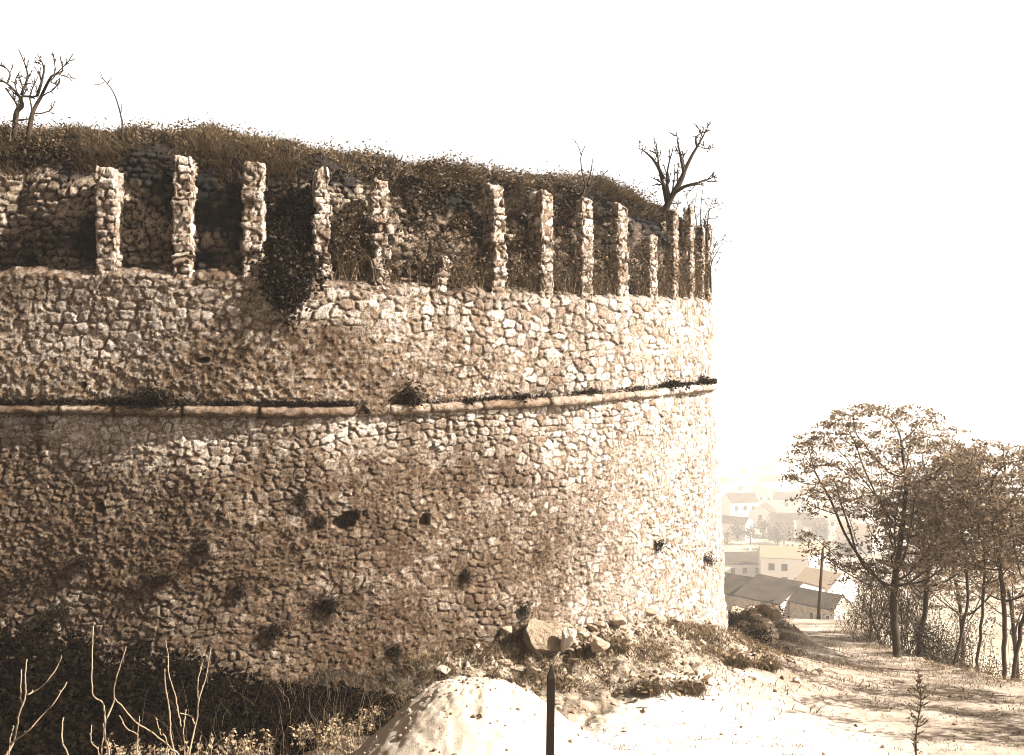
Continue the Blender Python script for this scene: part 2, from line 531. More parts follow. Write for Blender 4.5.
def build_bastion():
    root = thing('stone_bastion', 'huge curved rubble stone bastion with a rounded cordon and ruined piers along its top',
                 'fortress wall', (CX, CY - R, -6.2))
    fine = np.arange(-3.2, R * 1.52, .021)
    us = np.concatenate([np.arange(-9, -3.2, .12), fine, np.arange(R * 1.52, R * 2.9, .12)])
    X, Y, nx, ny = plan(us)
    zc = ZC(us); zt = ZT(us)
    foot = ground_z(X + nx * .4, Y + ny * .4)
    # ---- scarp below the cordon
    nv = 330
    t = np.linspace(0, 1, nv)
    zb = foot - .7
    Z = zb[:, None] + (zc + .0 - zb)[:, None] * t
    U = np.repeat(us[:, None], nv, 1)
    under = zc[:, None] - Z                      # depth below the cordon
    fill = .25 + .55 * sstep(.38, .62, fbm2(U * .45, Z * .8, 3, 11)) * sstep(.5, 1.2, under)
    fill = fill + .15 * (1 - sstep(2, 8, U)) * sstep(.8, 1.4, under)
    fill = fill - .25 * (1 - sstep(.3, .9, under))
    h, val, mort = relief(U, Z, .178, .132, 100, np.clip(fill * .85, .05, .8), .044); gap = RELIEF['gap']
    base = np.stack([X, Y], -1)
    h = h + (fbm2(U * .6, Z * .6, 3, 44) - .5) * .22
    foot2 = sstep(.9, 0, 0 * Z) if False else np.exp(-np.maximum(Z - foot[:, None], 0) / .5)
    h = h + foot2 * .05
    stain_shade = .25 + .45 * sstep(.35, .7, fbm2(U * .35, Z * .5, 4, 33))
    stain_shade = stain_shade + .40 * (1 - sstep(1, 11, U)) * sstep(.7, 1.6, under)
    stain_shade = stain_shade - .2 * (1 - sstep(.2, .8, under))
    stain_shade = stain_shade + .8 * np.exp(-np.maximum(Z - foot[:, None], 0) / .35) * (1 - sstep(5, 9, U))
    stain_shade = stain_shade + 1.3 * np.exp(-np.maximum(Z - foot[:, None] - .9 - .9 * fbm2(U * .7, U * 0 + 5, 2, 37) * (1 - sstep(-4, 0, U)), 0) / .45) * (1 - sstep(-1.0, 3.0, U))  # shadow at the lower left wall foot, painted into the stone colour
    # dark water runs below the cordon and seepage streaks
    stain_shade = stain_shade + .5 * sstep(.6, .8, vn2(U * 3.1, Z * .12, 71)) * (1 - sstep(.2, 2.6, under))
    stain_shade = stain_shade + (.22 + .35 * sstep(.42, .62, fbm2(U * 1.3, Z * 1.6, 4, 39))) * sstep(.5, 1.5, under) * (1 - sstep(5, 10.5, U))
    stain_shade = stain_shade * (1.18 - 1.13 * sstep(5.0, 13.5, U))  # darker left, lighter right: sidelight painted in on top of the staining
    mort = mort * (1 - .75 * sstep(4, 12, U))
    for px, py, hw, hh_, dp in HOLES:
        if py < 405: continue
        u0 = u_of(px); z0 = (PY0 - py) / F * float(plan(u0)[1])
        w = np.exp(-(np.abs((U - u0 + (fbm2(U * 5, Z * 5, 3, 6) - .5) * 1.5 * hw) / hw) ** 3 + np.abs((Z - z0 + (fbm2(U * 5, Z * 5, 3, 16) - .5) * 1.5 * hh_) / hh_) ** 3))
        w = sstep(.2, .75, w + (fbm2(U * 7, Z * 7, 3, 5) - .5) * 1.1 * (w > .02))
        h = h - dp * w
        stain_shade = stain_shade + w; val = val * (1 - w)
    gapm = sstep(u_of(360), u_of(368), us) * (1 - sstep(u_of(386), u_of(394), us))
    h = h + .09 * gapm[:, None] * np.exp(-(under / .16) ** 2)
    off = .055 * under + h
    P = np.stack([X[:, None] + nx[:, None] * off, Y[:, None] + ny[:, None] * off, Z], -1)
    me = mesh_np('scarp_wall', P, grid_faces(len(us), nv), {'val': val, 'mort': mort, 'stain_shade': np.clip(stain_shade, 0, 1), 'gap': gap})
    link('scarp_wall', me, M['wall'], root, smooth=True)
    # ---- upper wall
    nv = 130
    t = np.linspace(0, 1, nv)
    rag = (fbm2(us * 3, us * 0 + 3, 3, 15) - .5) * .16
    top = zt + rag
    Z = zc[:, None] - .06 + (top - zc + .06)[:, None] * t
    U = np.repeat(us[:, None], nv, 1)
    ht = (Z - zc[:, None]) / (zt - zc)[:, None]
    fill = .18 + .75 * sstep(.62, .25, ht + (fbm2(U * .8, Z, 3, 21) - .5) * .5) * (1 - .75 * sstep(4, 9, U))
    fill = fill + .35 * sstep(.5, .65, fbm2(U * .5 + 9, Z * 1.1, 3, 29)) * (1 - sstep(4, 9, U))
    h, val, mort = relief(U, Z, .225, .17, 400, np.clip(fill, .05, 1.0), .047); gap = RELIEF['gap']
    h = h + (fbm2(U * .6, Z * .6, 3, 45) - .5) * .12
    # rounded broken edge at the top
    h = h - .12 * sstep(.94, 1.0, t)[None, :]
    stain_shade = .30 * (1 - sstep(4, 11, U)) + .5 * sstep(.42, .72, fbm2(U * .6, Z * .9, 4, 35)) * (1 - .8 * sstep(5, 12, U))  # left end darkened to paint in the grazing light, plus random stains
    stain_shade = stain_shade + .5 * sstep(.10, .02, ht) + .35 * sstep(.9, 1, ht)
    mort = mort * (1 - .75 * sstep(4, 12, U))
    for px, py, hw, hh_, dp in HOLES:
        if py > 405: continue
        u0 = u_of(px); z0 = (PY0 - py) / F * float(plan(u0)[1])
        w = np.exp(-(np.abs((U - u0 + (fbm2(U * 5, Z * 5, 3, 6) - .5) * 1.5 * hw) / hw) ** 3 + np.abs((Z - z0 + (fbm2(U * 5, Z * 5, 3, 16) - .5) * 1.5 * hh_) / hh_) ** 3))
        w = sstep(.2, .75, w + (fbm2(U * 7, Z * 7, 3, 5) - .5) * 1.1 * (w > .02))
        h = h - dp * w; stain_shade = stain_shade + w; val = val * (1 - w)
    h = h + .12 * gapm[:, None] * np.exp(-((Z - zc[:, None]) / .14) ** 2)
    off = -.03 + h
    P = np.stack([X[:, None] + nx[:, None] * off, Y[:, None] + ny[:, None] * off, Z], -1)
    me = mesh_np('upper_wall', P, grid_faces(len(us), nv), {'val': val, 'mort': mort, 'stain_shade': np.clip(stain_shade, 0, 1), 'gap': gap})
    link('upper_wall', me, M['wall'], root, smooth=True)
    # ---- ledge, recessed wall and the earth on top
    us2 = np.concatenate([np.arange(-9, -3.2, .12), np.arange(-3.2, R * 1.52, .025), np.arange(R * 1.52, R * 2.9, .12)])
    X, Y, nx, ny = plan(us2)
    zt = ZT(us2) + (fbm2(us2 * 3, us2 * 0 + 3, 3, 15) - .5) * .16
    tops = top_rise(us2)
    prof_o = np.array([.10, .18, .32, .37, .42, .50, .66, .98, 1.6, 2.6, 5.0, 9.5])
    prof_z = np.array([-.12, -.005, .03, .12, .45, .95, 1.45, 1.85, 2.25, 2.55, 2.75, 2.8]) / 2.75
    s = np.concatenate([np.linspace(0, 3, 14), np.linspace(3, 8, 80)[1:], np.linspace(8, 11, 26)[1:]])
    k = np.arange(len(prof_o))
    O = np.interp(s, k, prof_o)[None, :].repeat(len(us2), 0); Hh = prof_h(np.interp(s, k, prof_z)[None, :], us2[:, None]) * tops[:, None]
    U = us2[:, None].repeat(len(s), 1)
    Z = zt[:, None] + Hh
    h, val, mort = relief(U, Z * 1.0 + O * .5, .21, .155, 700, np.full(U.shape, .15), .15)
    big = (fbm2(U * .9, Z * .9, 3, 77) - .5)
    h = (h + big * .5) * sstep(.15, .38, O) * (1 - sstep(1.2, 2, O))
    val = np.clip(val * .8 + .1, 0, 1)
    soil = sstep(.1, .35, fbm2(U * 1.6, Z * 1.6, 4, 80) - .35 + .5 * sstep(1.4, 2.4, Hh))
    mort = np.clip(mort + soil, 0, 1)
    stain_shade = np.clip(.2 + .9 * sstep(.46, .68, fbm2(U * .9 + 7, Z * .8, 3, 83)) + .5 * sstep(.9, .2, Hh), 0, 1)
    off = -O + h
    P = np.stack([X[:, None] + nx[:, None] * off, Y[:, None] + ny[:, None] * off, Z + (fbm2(U * 1.2, O * 1.2, 3, 88) - .5) * .55 * sstep(.8, 1.5, O)], -1)
    me = mesh_np('recess_wall', P, grid_faces(len(us2), len(s)), {'val': val, 'mort': mort, 'stain_shade': stain_shade})
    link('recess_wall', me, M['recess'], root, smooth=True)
    # ---- cordon: dressed half-round stones
    b = Bag()
    u = -9.0
    umax = R * 2.6
    while u < umax:
        L = random.uniform(.75, 1.7)
        u1 = min(u + L, umax)
        pa = PX0 + F * float(plan((u + u1) / 2)[0]) / float(plan((u + u1) / 2)[1])
        g = .012
        if (u_of(366) < u1 and u < u_of(388)):      # a stretch fell away and was walled up
            u = u_of(388); continue
        nn = max(6, int(L / .045))
        uu = np.linspace(u + g, u1 - g, nn)
        x, y, ax, ay = plan(uu)
        jz = random.uniform(-.012, .012); jo = random.uniform(-.02, .02)
        zz = ZC(uu) + jz
        ph = np.linspace(-1.62, 1.62, 13)
        rr = .092 * random.uniform(.92, 1.08)
        prof = np.stack([.05 + jo + .115 * np.cos(ph), rr * np.sin(ph)], 1)
        prof = np.concatenate([[[-.12, -rr]], prof, [[-.12, rr]]])
        V = []
        for k in range(nn):
            sc = np.ones(len(prof))
            nzz = (_hash(np.arange(len(prof)) // 3, int(uu[k] * 9), 5) - .5) * .024
            e = .82 if k in (0, nn - 1) else 1
            o_ = (prof[:, 0] + nzz) * (1 if e == 1 else .9); z_ = prof[:, 1] * e
            V.append(np.stack([x[k] + ax[k] * o_, y[k] + ay[k] * o_, zz[k] + z_], 1))
        m_ = len(prof)
        V = np.concatenate(V)
        Fc = [(k * m_ + j, (k + 1) * m_ + j, (k + 1) * m_ + j + 1, k * m_ + j + 1) for k in range(nn - 1) for j in range(m_ - 1)]
        for k in (0, nn - 1):
            Fc += [(k * m_ + 0, k * m_ + j, k * m_ + j + 1, k * m_ + j + 1) for j in range(1, m_ - 1)]
        b.add(V, Fc, random.uniform(.1, .9))
        u = u1
    me = b.mesh('cordon'); n_ = len(me.vertices)
    co_ = np.zeros(n_ * 3, dtype=np.float32); me.vertices.foreach_get('co', co_); co_ = co_.reshape(-1, 3).astype(float)
    co_ += (np.stack([fbm3(co_ * 7 + k * 31, 3, 8 + k) for k in range(3)], 1) - .5) * np.array([.05, .05, .06])
    me.vertices.foreach_set('co', co_.astype(np.float32).ravel())
    for nm, v in (('mort', np.zeros(n_)), ('stain_shade', np.clip(.75 - .6 * sstep(-2, 4, co_[:, 0]) + .5 * (fbm3(co_ * 1.5, 3, 4) - .5), 0, 1))):  # left part of the cordon painted darker for shade
        a_ = me.attributes.new(nm, 'FLOAT', 'POINT'); a_.data.foreach_set('value', v.astype(np.float32))
    link('cordon', me, M['pier'], root)
    # ---- piers
    pier_list = [(105, 171, .40, 0), (181, 159, .36, .1), (253, 165, .40, 0), (323, 173, .33, .35), (383, 180, .34, .5),
                 (446, 262, .30, .8), (500, 189, .34, .3), (548, 192, .36, .2), (588, 199, .38, .2), (624, 207, .40, .15), (655, 237, .38, .2)]
    ul = [(u_of(p[0]), (PY0 - p[1]) / F * float(plan(u_of(p[0]))[1]), p[2], p[3]) for p in pier_list]
    u = ul[-1][0]
    k = 0
    while u < R * 2.3:
        u += 1.15
        ul.append((u, 3.0 + .2 * math.sin(k * 2.1) + .1, .34, .25)); k += 1
    for i, (u0, ztop, w, rough) in enumerate(ul):
        pier(root, u0, ztop, w, rough, i)
    return root


def top_rise(u):
    return np.interp(u, [-9, u_of(0), u_of(200), u_of(300), u_of(400), u_of(500), u_of(600), u_of(645), u_of(680), u_of(708), 30, 40],
                     [3.12, 3.12, 3.12, 3.0, 2.88, 2.78, 2.84, 2.85, 2.65, 2.5, 2.3, 2.2])


def pier(root, u0, ztop, w, rough, i):
    """square rubble pier: a displaced rounded-rectangle column with a broken top"""
    rs = np.random.default_rng(900 + i)
    x, y, ax, ay = [float(v) for v in plan(u0)]
    z0 = float(ZT(u0)) - .15
    D = .46 if i < 8 else .24
    ds = .019
    # closed outline, starting at the back left, local x along the wall and y inward
    hw = w / 2
    loop = []
    for (xa, ya), (xb, yb), nrm in (((-hw, D), (-hw, 0), (-1, 0)), ((-hw, 0), (hw, 0), (0, -1)), ((hw, 0), (hw, D), (1, 0)), ((hw, D), (-hw, D), (0, 1))):
        L = math.hypot(xb - xa, yb - ya); m = max(3, int(L / ds))
        for k in range(m):
            f = (k + .5) / m
            loop.append((xa + (xb - xa) * f, ya + (yb - ya) * f, nrm[0], nrm[1], L))
    loop = np.array(loop); nl = len(loop)
    kern = sum(np.roll(loop[:, 2:4], q, 0) * (4 - abs(q)) for q in range(-3, 4))
    loop[:, 2:4] = kern / np.linalg.norm(kern, axis=1, keepdims=True)
    loop[:, :2] = sum(np.roll(loop[:, :2], q, 0) for q in (-2, -1, 0, 1, 2)) / 5
    s_ = np.arange(nl) * ds
    nz = max(8, int((ztop - z0) / ds))
    zz = np.linspace(z0, ztop, nz)
    S_, Z_ = np.meshgrid(s_, zz, indexing='ij')
    h, val, mort = relief(S_ + i * 17.3, Z_ + i * 3.1, .21, .15, 900, np.full(S_.shape, .35), .055)
    f = (Z_ - z0) / max(ztop - z0, .2)
    # uneven width and lean from course to course, broken corners
    cr = _hash(np.floor(zz / .16 + .8 * vn2(zz * 2, zz * 0 + i, 3)), i, 77)
    cr2 = _hash(np.floor(zz / .19 + .8 * vn2(zz * 2, zz * 0 + i, 4)), i, 78)
    wid = 1 - rough * .55 * cr * (.4 + .6 * f[0]) - .05 * f[0]
    sh = (cr2 - .5) * (.05 + .22 * rough) + (fbm2(zz * 1.2, zz * 0 + i * 3.7, 2, 79) - .5) * .22 * rough
    px_ = loop[:, 0][:, None] * wid[None] + sh[None] + loop[:, 2][:, None] * (h - .045)
    py_ = loop[:, 1][:, None] + loop[:, 3][:, None] * (h - .045) + (cr2[None] - .5) * .05
    # round the corners a little
    cxr = np.abs(loop[:, 0]) / hw; cyr = np.abs(loop[:, 1] - D / 2) / (D / 2)
    corner = sstep(.78, 1.0, cxr) * sstep(.86, 1.0, cyr)
    nzc = fbm2(S_ * 6 + i, Z_ * 6, 3, 83)
    px_ = px_ * (1 - (corner[:, None] * (.03 + .11 * nzc)))
    py_ = py_ + corner[:, None] * np.sign(D / 2 - loop[:, 1])[:, None] * (.01 + .02 * nzc)
    zq = Z_.copy()
    # broken top: close the column with a few shrinking rings
    rings = [(px_, py_, zq, val, mort)]
    tops = []
    cx0, cy0 = px_[:, -1].mean(), D / 2
    for sc_, dz in ((.9, .035), (.65, .06), (.35, .07), (.02, .07)):
        qx = cx0 + (px_[:, -1] - cx0) * sc_; qy = cy0 + (py_[:, -1] - cy0) * sc_
        tops.append((qx, qy, ztop + dz + (fbm2(qx * 5 + i * 9, qy * 5, 3, 85) - .5) * .22 * sc_ ** .3))
    PX = np.concatenate([px_] + [t[0][:, None] for t in tops], 1)
    PY = np.concatenate([py_] + [t[1][:, None] for t in tops], 1)
    PZ = np.concatenate([zq] + [t[2][:, None] for t in tops], 1)
    val = np.concatenate([val] + [val[:, -1:]] * 4, 1); mort = np.concatenate([mort] + [mort[:, -1:]] * 4, 1)
    PZ = PZ + (fbm2(PX * 4 + i * 5, PY * 4, 2, 86) - .5) * .16 * sstep(.85, 1, (PZ - z0) / max(ztop - z0, .2))
    W = np.stack([x + PX * -ay + PY * -ax, y + PX * ax + PY * -ay, PZ], -1)
    W = np.concatenate([W, W[:1]], 0)
    val = np.concatenate([val, val[:1]], 0); mort = np.concatenate([mort, mort[:1]], 0)
    stain_shade = .15 + .5 * sstep(.45, .7, fbm2(PX * 3 + i * 7, PZ * 2, 3, 87)); stain_shade = np.concatenate([stain_shade, stain_shade[:1]], 0)
    me = mesh_np('pier', W, grid_faces(W.shape[0], W.shape[1]), {'val': val, 'mort': mort, 'stain_shade': stain_shade})
    link('pier', me, M['pier'], root, smooth=True)


bastion = build_bastion()


def wall_pt(px, py, out=.06):
    """a point just in front of the scarp or upper wall face at a place in the photograph"""
    u = u_of(px)
    for _ in range(3):
        X, Y, nx, ny = [float(v) for v in plan(u)]
        z = (PY0 - py) / F * Y
        o = .055 * max(float(ZC(u)) - z, 0) + out
        px2 = PX0 + F * (X + nx * o) / (Y + ny * o)
        u = u + (px - px2) * .012
    X, Y, nx, ny = [float(v) for v in plan(u)]
    Yo = Y + ny * o
    return np.array([X + nx * o, Yo, (PY0 - py) / F * Yo]), np.array([nx, ny, 0.])


# ------------------------------------------------------------------ foliage makers
def leaf_quads(b, C, size, rs, up=.5, aspect=.5, droop=0., var=.4, vlo=0, vhi=1):
    C = np.asarray(C, float); n = len(C)
    if n == 0: return
    d = rs.normal(size=(n, 3)); d[:, 2] = d[:, 2] * .6 - droop
    d /= np.linalg.norm(d, axis=1, keepdims=True) + 1e-9
    nn = rs.normal(size=(n, 3)); nn[:, 2] += up * 3
    s = np.cross(nn, d); s /= np.linalg.norm(s, axis=1, keepdims=True) + 1e-9
    L = (size * (1 + var * (rs.random(n) * 2 - 1)))[:, None]
    W = L * aspect
    V = np.stack([C - d * L / 2, C + s * W / 2 + d * L * .08, C + d * L / 2, C - s * W / 2 + d * L * .08], 1).reshape(-1, 3)
    q = np.arange(n * 4).reshape(n, 4)
    b.add(V, q, np.repeat(vlo + (vhi - vlo) * rs.random(n), 4))


def blades(b, P, L, W, rs, lean=None, spread=.5, droop=.4, vlo=0., vhi=1.):
    """curved grass blades, two quads each"""
    P = np.asarray(P, float); n = len(P)
    if n == 0: return
    L = np.broadcast_to(np.asarray(L, float), (n,))[:, None]; W = np.broadcast_to(np.asarray(W, float), (n,))[:, None]
    d = np.stack([rs.normal(size=n) * spread, rs.normal(size=n) * spread, np.ones(n)], 1)
    if lean is not None: d = d + lean
    d /= np.linalg.norm(d, axis=1, keepdims=True)
    hz = d.copy(); hz[:, 2] = 0; hz /= np.linalg.norm(hz, axis=1, keepdims=True) + 1e-6
    dr = (droop * (.5 + rs.random(n)))[:, None]
    p1 = P + d * L * .5
    d2 = d + hz * dr - np.array([0, 0, 1.]) * dr; d2 /= np.linalg.norm(d2, axis=1, keepdims=True)
    p2 = p1 + d2 * L * .5
    a = rs.random(n) * 2 * math.pi
    s = np.stack([np.cos(a), np.sin(a), np.zeros(n)], 1)
    V = np.stack([P - s * W / 2, P + s * W / 2, p1 - s * W * .42, p1 + s * W * .42, p2 - s * W * .1, p2 + s * W * .1], 1).reshape(-1, 3)
    i = np.arange(n)[:, None] * 6
    q = np.concatenate([i + np.array([[0, 1, 3, 2]]), i + np.array([[2, 3, 5, 4]])])
    b.add(V, q, np.repeat(vlo + (vhi - vlo) * rs.random(n), 6))


def smooth_poly(P, n=4):
    P = np.asarray(P, float)
    if len(P) < 3:
        t = np.linspace(0, 1, 4)[:, None]; return P[0] + (P[-1] - P[0]) * t
    out = []
    Q = np.concatenate([[2 * P[0] - P[1]], P, [2 * P[-1] - P[-2]]])
    for i in range(1, len(Q) - 2):
        for t in np.linspace(0, 1, n, endpoint=False):
            a, b_, c, d = Q[i - 1], Q[i], Q[i + 1], Q[i + 2]
            out.append(.5 * ((2 * b_) + (c - a) * t + (2 * a - 5 * b_ + 4 * c - d) * t * t + (3 * b_ - a - 3 * c + d) * t ** 3))
    out.append(P[-1])
    return np.array(out)


def twigs(b, P, r0, r1, rs, depth, n, Lf=.45, sides=5, val=.5, kink=.06, up=.25, k0=1.0):
    """a limb along P with random twigs, recursively"""
    P = smooth_poly(P, 4)
    L = np.sum(np.linalg.norm(np.diff(P, axis=0), axis=1))
    P = P + np.concatenate([[[0, 0, 0]], rs.normal(size=(len(P) - 1, 3)) * kink * k0 * L / max(len(P), 4)])
    rad = r1 + (r0 - r1) * np.linspace(1, 0, len(P)) ** 1.25
    b.tube(P, rad, sides, val + (rs.random() - .5) * .4)
    if depth <= 0: return
    for k in range(n):
        f = rs.uniform(.25, .98); i = min(int(f * (len(P) - 1)), len(P) - 2)
        p = P[i]; T = P[i + 1] - P[i]; T /= np.linalg.norm(T) + 1e-9
        d = T * .8 + rs.normal(size=3) * .75 + np.array([0, 0, up]); d /= np.linalg.norm(d)
        l = L * Lf * rs.uniform(.4, 1.0) * (1.1 - .5 * f)
        m1 = p + d * l * .5 + rs.normal(size=3) * l * .08
        d2 = d + rs.normal(size=3) * .35 + np.array([0, 0, up * .6]); d2 /= np.linalg.norm(d2)
        r = min(rad[i] * .45, .026)
        twigs(b, [p, m1, m1 + d2 * l * .5], max(r, r1), r1 * .8, rs, depth - 1, max(2, n - 1), Lf, max(3, sides - 1), val, kink, up)


# ------------------------------------------------------------------ grass on top and on the bank
def build_top_grass():
    rs = np.random.default_rng(21)
    b = Bag()
    n = 85000
    u = rs.uniform(-5.5, R * 1.55, n); o = np.where(u > 6.5, .60, .86) + rs.random(n) ** 1.4 * 2.5
    # tussocks
    tu = rs.uniform(-5.5, R * 1.55, 900); to = np.where(tu > 6.5, .60, .86) + rs.random(900) ** 1.5 * 2.2
    k = rs.integers(0, 900, n)
    u = np.where(rs.random(n) < .7, tu[k] + rs.normal(size=n) * .10, u); o = np.where(rs.random(n) < .7, to[k] + rs.normal(size=n) * .10, o)
    o = np.maximum(o, .56)
    X, Y, nx, ny = plan(u)
    prof_o = np.array([.32, .37, .42, .50, .66, .98, 1.6, 2.6, 5.0])
    prof_z = np.array([.03, .12, .45, .95, 1.45, 1.85, 2.25, 2.55, 2.75]) / 2.75
    z = ZT(u) + prof_h(np.interp(o, prof_o, prof_z), u) * top_rise(u) + (fbm2(u * 1.2, o * 1.2, 3, 88) - .5) * .55 * sstep(.8, 1.5, o) - .04
    P = np.stack([X - nx * o, Y - ny * o, z], 1)
    edge = np.exp(-((o - .9) / .5) ** 2)
    lean = np.stack([nx, ny, np.zeros(n)], 1) * (.25 + .9 * edge)[:, None]
    clump = fbm2(u * 1.1, o * 1.1, 3, 61)
    L = (.08 + .30 * rs.random(n)) * (.25 + 2.6 * np.maximum(clump - .25, 0))
    blades(b, P, L, .011 + .008 * rs.random(n), rs, lean, .45, .6, 0, 1)
    prof2 = lambda uu, oo: ZT(uu) + prof_h(np.interp(oo, prof_o, prof_z), uu) * top_rise(uu) + (fbm2(uu * 1.2, oo * 1.2, 3, 88) - .5) * .55 * sstep(.8, 1.5, oo)
    for k in range(420):
        uu = np.array([rs.uniform(-5.5, R * 1.5)]); oo = np.array([rs.uniform(.95, 3.0)])
        x, y, ax, ay = plan(uu)
        c0 = np.array([(x - ax * oo)[0], (y - ay * oo)[0], prof2(uu, oo)[0] + .05])
        rr = rs.uniform(.10, .34); m = int(500 * rr)
        leaf_quads(b, c0 + rs.normal(size=(m, 3)) * rr * np.array([.55, .55, .42]), .055, rs, .3, .5, .1, .5, 0, .75)
    o_ = link('rampart_grass', b.mesh('rampart_grass'), M['grass'])
    tag(o_, 'shaggy dry grass covering the top of the ruined bastion', 'grass', kind='stuff')
    # brown brushwood growing out of the ledge between the piers on the curved side
    b2 = Bag()
    for k in range(260):
        uu = rs.uniform(3.6, R * 1.22); oo = rs.uniform(.10, .36)
        x, y, ax, ay = [float(v) for v in plan(uu)]
        p0 = np.array([x - ax * oo, y - ay * oo, float(ZT(uu)) - .02])
        hgt = rs.uniform(.3, 1.5)
        e = p0 + np.array([rs.normal() * .15, rs.normal() * .15, hgt])
        m = int(70 * hgt) + 10
        leaf_quads(b2, p0 + (e - p0) * rs.random((m, 1)) ** .8 + rs.normal(size=(m, 3)) * .11, .06, rs, .2, .5, .2, .5)
        blades(b2, p0 + rs.normal(size=(14, 3)) * np.array([.1, .1, 0]), hgt * (.3 + .6 * rs.random(14)), .01, rs, None, .3, .3)
    o_ = link('ledge_brushwood', b2.mesh('ledge_brushwood'), M['scrub'])
    tag(o_, 'brown brushwood growing on the ledge between the piers of the curved side', 'undergrowth', kind='stuff')
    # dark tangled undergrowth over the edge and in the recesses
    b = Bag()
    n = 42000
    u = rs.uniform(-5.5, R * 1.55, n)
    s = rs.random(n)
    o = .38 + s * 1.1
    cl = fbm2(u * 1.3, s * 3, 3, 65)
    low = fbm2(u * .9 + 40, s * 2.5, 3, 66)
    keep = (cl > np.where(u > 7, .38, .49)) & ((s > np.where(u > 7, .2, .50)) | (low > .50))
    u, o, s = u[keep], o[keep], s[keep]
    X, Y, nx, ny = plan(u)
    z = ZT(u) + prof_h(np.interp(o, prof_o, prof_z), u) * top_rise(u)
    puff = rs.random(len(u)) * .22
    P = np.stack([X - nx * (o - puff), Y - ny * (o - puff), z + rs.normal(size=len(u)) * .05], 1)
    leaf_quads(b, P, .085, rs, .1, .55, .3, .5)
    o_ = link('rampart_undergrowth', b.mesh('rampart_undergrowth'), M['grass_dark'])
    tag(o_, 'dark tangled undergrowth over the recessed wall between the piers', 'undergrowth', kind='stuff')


build_top_grass()


def build_bank_grass():
    rs = np.random.default_rng(31)
    b = Bag()
    n = 150000
    # along the tower foot and the bank down to the path
    u = rs.uniform(3.5, 27, n); d = rs.random(n) ** 1.2 * 5.2
    th = u / R
    X = CX + (R + .3 + d) * np.sin(th); Y = CY - (R + .3 + d) * np.cos(th)
    cl = fbm2(X * 1.4, Y * 1.4, 3, 41)
    pm = path_mask(X, Y)
    keep = (rs.random(n) < (.2 + .8 * sstep(.36, .56, cl)) * (1 - .93 * pm) * np.where(d < 3.6, 1, .5)) & (X < 9.8)
    # bare sandy apron to the right of the heap
    keep &= ~((Y < 17.6) & (X > -3.0) & (X < 3.5))
    X, Y, cl = X[keep], Y[keep], cl[keep]
    Z = ground_z(X, Y) - .02
    n = len(X)
    blades(b, np.stack([X, Y, Z], 1), (.05 + .15 * rs.random(n)) * (.5 + 1.2 * sstep(.4, .7, cl)), .012 + .01 * rs.random(n), rs, None, .7, .7)
    # ragged grass over the rubble bank behind the tower
    n = 9000
    X = rs.normal(8.2, 1.3, n); Y = rs.normal(31.8, 3.0, n)
    keep = (rs.random(n) < sstep(.36, .58, fbm2(X * 1.2, Y * 1.2, 3, 47))) & (path_mask(X, Y) < .4)
    X, Y = X[keep], Y[keep]; n = len(X)
    blades(b, np.stack([X, Y, ground_z(X, Y) - .02], 1), .12 + .34 * rs.random(n), .02, rs, None, .6, .8)
    # verge below the trees and litter by the path
    n = 26000
    Y = rs.uniform(13, 46, n); X = edge_x(Y) + rs.normal(size=n) * 1.1 + .5
    cl = fbm2(X * 1.1, Y * 1.1, 3, 43)
    keep = rs.random(n) < sstep(.34, .6, cl)
    X, Y = X[keep], Y[keep]; n = len(X)
    blades(b, np.stack([X, Y, ground_z(X, Y) - .02], 1), .06 + .2 * rs.random(n), .014, rs, None, .7, .7)
    # scattered tufts on the trodden apron
    for k in range(1500):
        x = rs.uniform(1, 11.5); y = rs.uniform(13.2, 30)
        if rs.random() > .22 + .78 * sstep(3, 10, x) or vn2(np.array([x * .9]), np.array([y * 1.3]), 5)[0] < .38: continue
        m = rs.integers(6, 46)
        X = x + rs.normal(size=m) * .17; Y = y + rs.normal(size=m) * .06
        blades(b, np.stack([X, Y, ground_z(X, Y) - .01], 1), .03 + .07 * rs.random(m), .012, rs, None, .9, .8, 0, .6)
    o_ = link('bank_grass', b.mesh('bank_grass'), M['turf'])
    tag(o_, 'short dry grass on the bank at the tower foot and beside the path', 'grass', kind='stuff')


build_bank_grass()


def tuft(name, label, c, n, rx, ry, rz, L, mat, seed, group=None, cat='plant', leafy=.5, hang=.0, nrm=(0, -1, 0)):
    """small plant: short stem, blades and leaves round a point"""
    rs = np.random.default_rng(seed)
    root = thing(name, label, cat, c, group)
    nrm = np.asarray(nrm, float)
    b = Bag()
    P = np.asarray(c) + rs.normal(size=(n, 3)) * np.array([rx, ry, rz]) * .55 + nrm * rs.random((n, 1)) * ry
    k = int(n * leafy)
    leaf_quads(b, P[:k], L * .45, rs, .3, .5, hang, .5)
    P2 = np.asarray(c) + rs.normal(size=(n - k, 3)) * np.array([rx, ry, rz]) * .3
    blades(b, P2, L * (.5 + rs.random(n - k)), .011, rs, nrm * .6 - np.array([0, 0, hang * 2]), .6, .6)
    link('foliage', b.mesh('foliage'), M[mat], root)
    s = Bag()
    for q in range(5):
        e = np.asarray(c) + nrm * rs.uniform(.05, .15) + rs.normal(size=3) * np.array([rx, ry, rz]) * .6
        s.tube([np.asarray(c) - nrm * .05, (np.asarray(c) + e) / 2 + rs.normal(size=3) * .02, e], [.008, .006, .003], 4)
    link('stem', s.mesh('stem'), M['bark'], root)
    return root


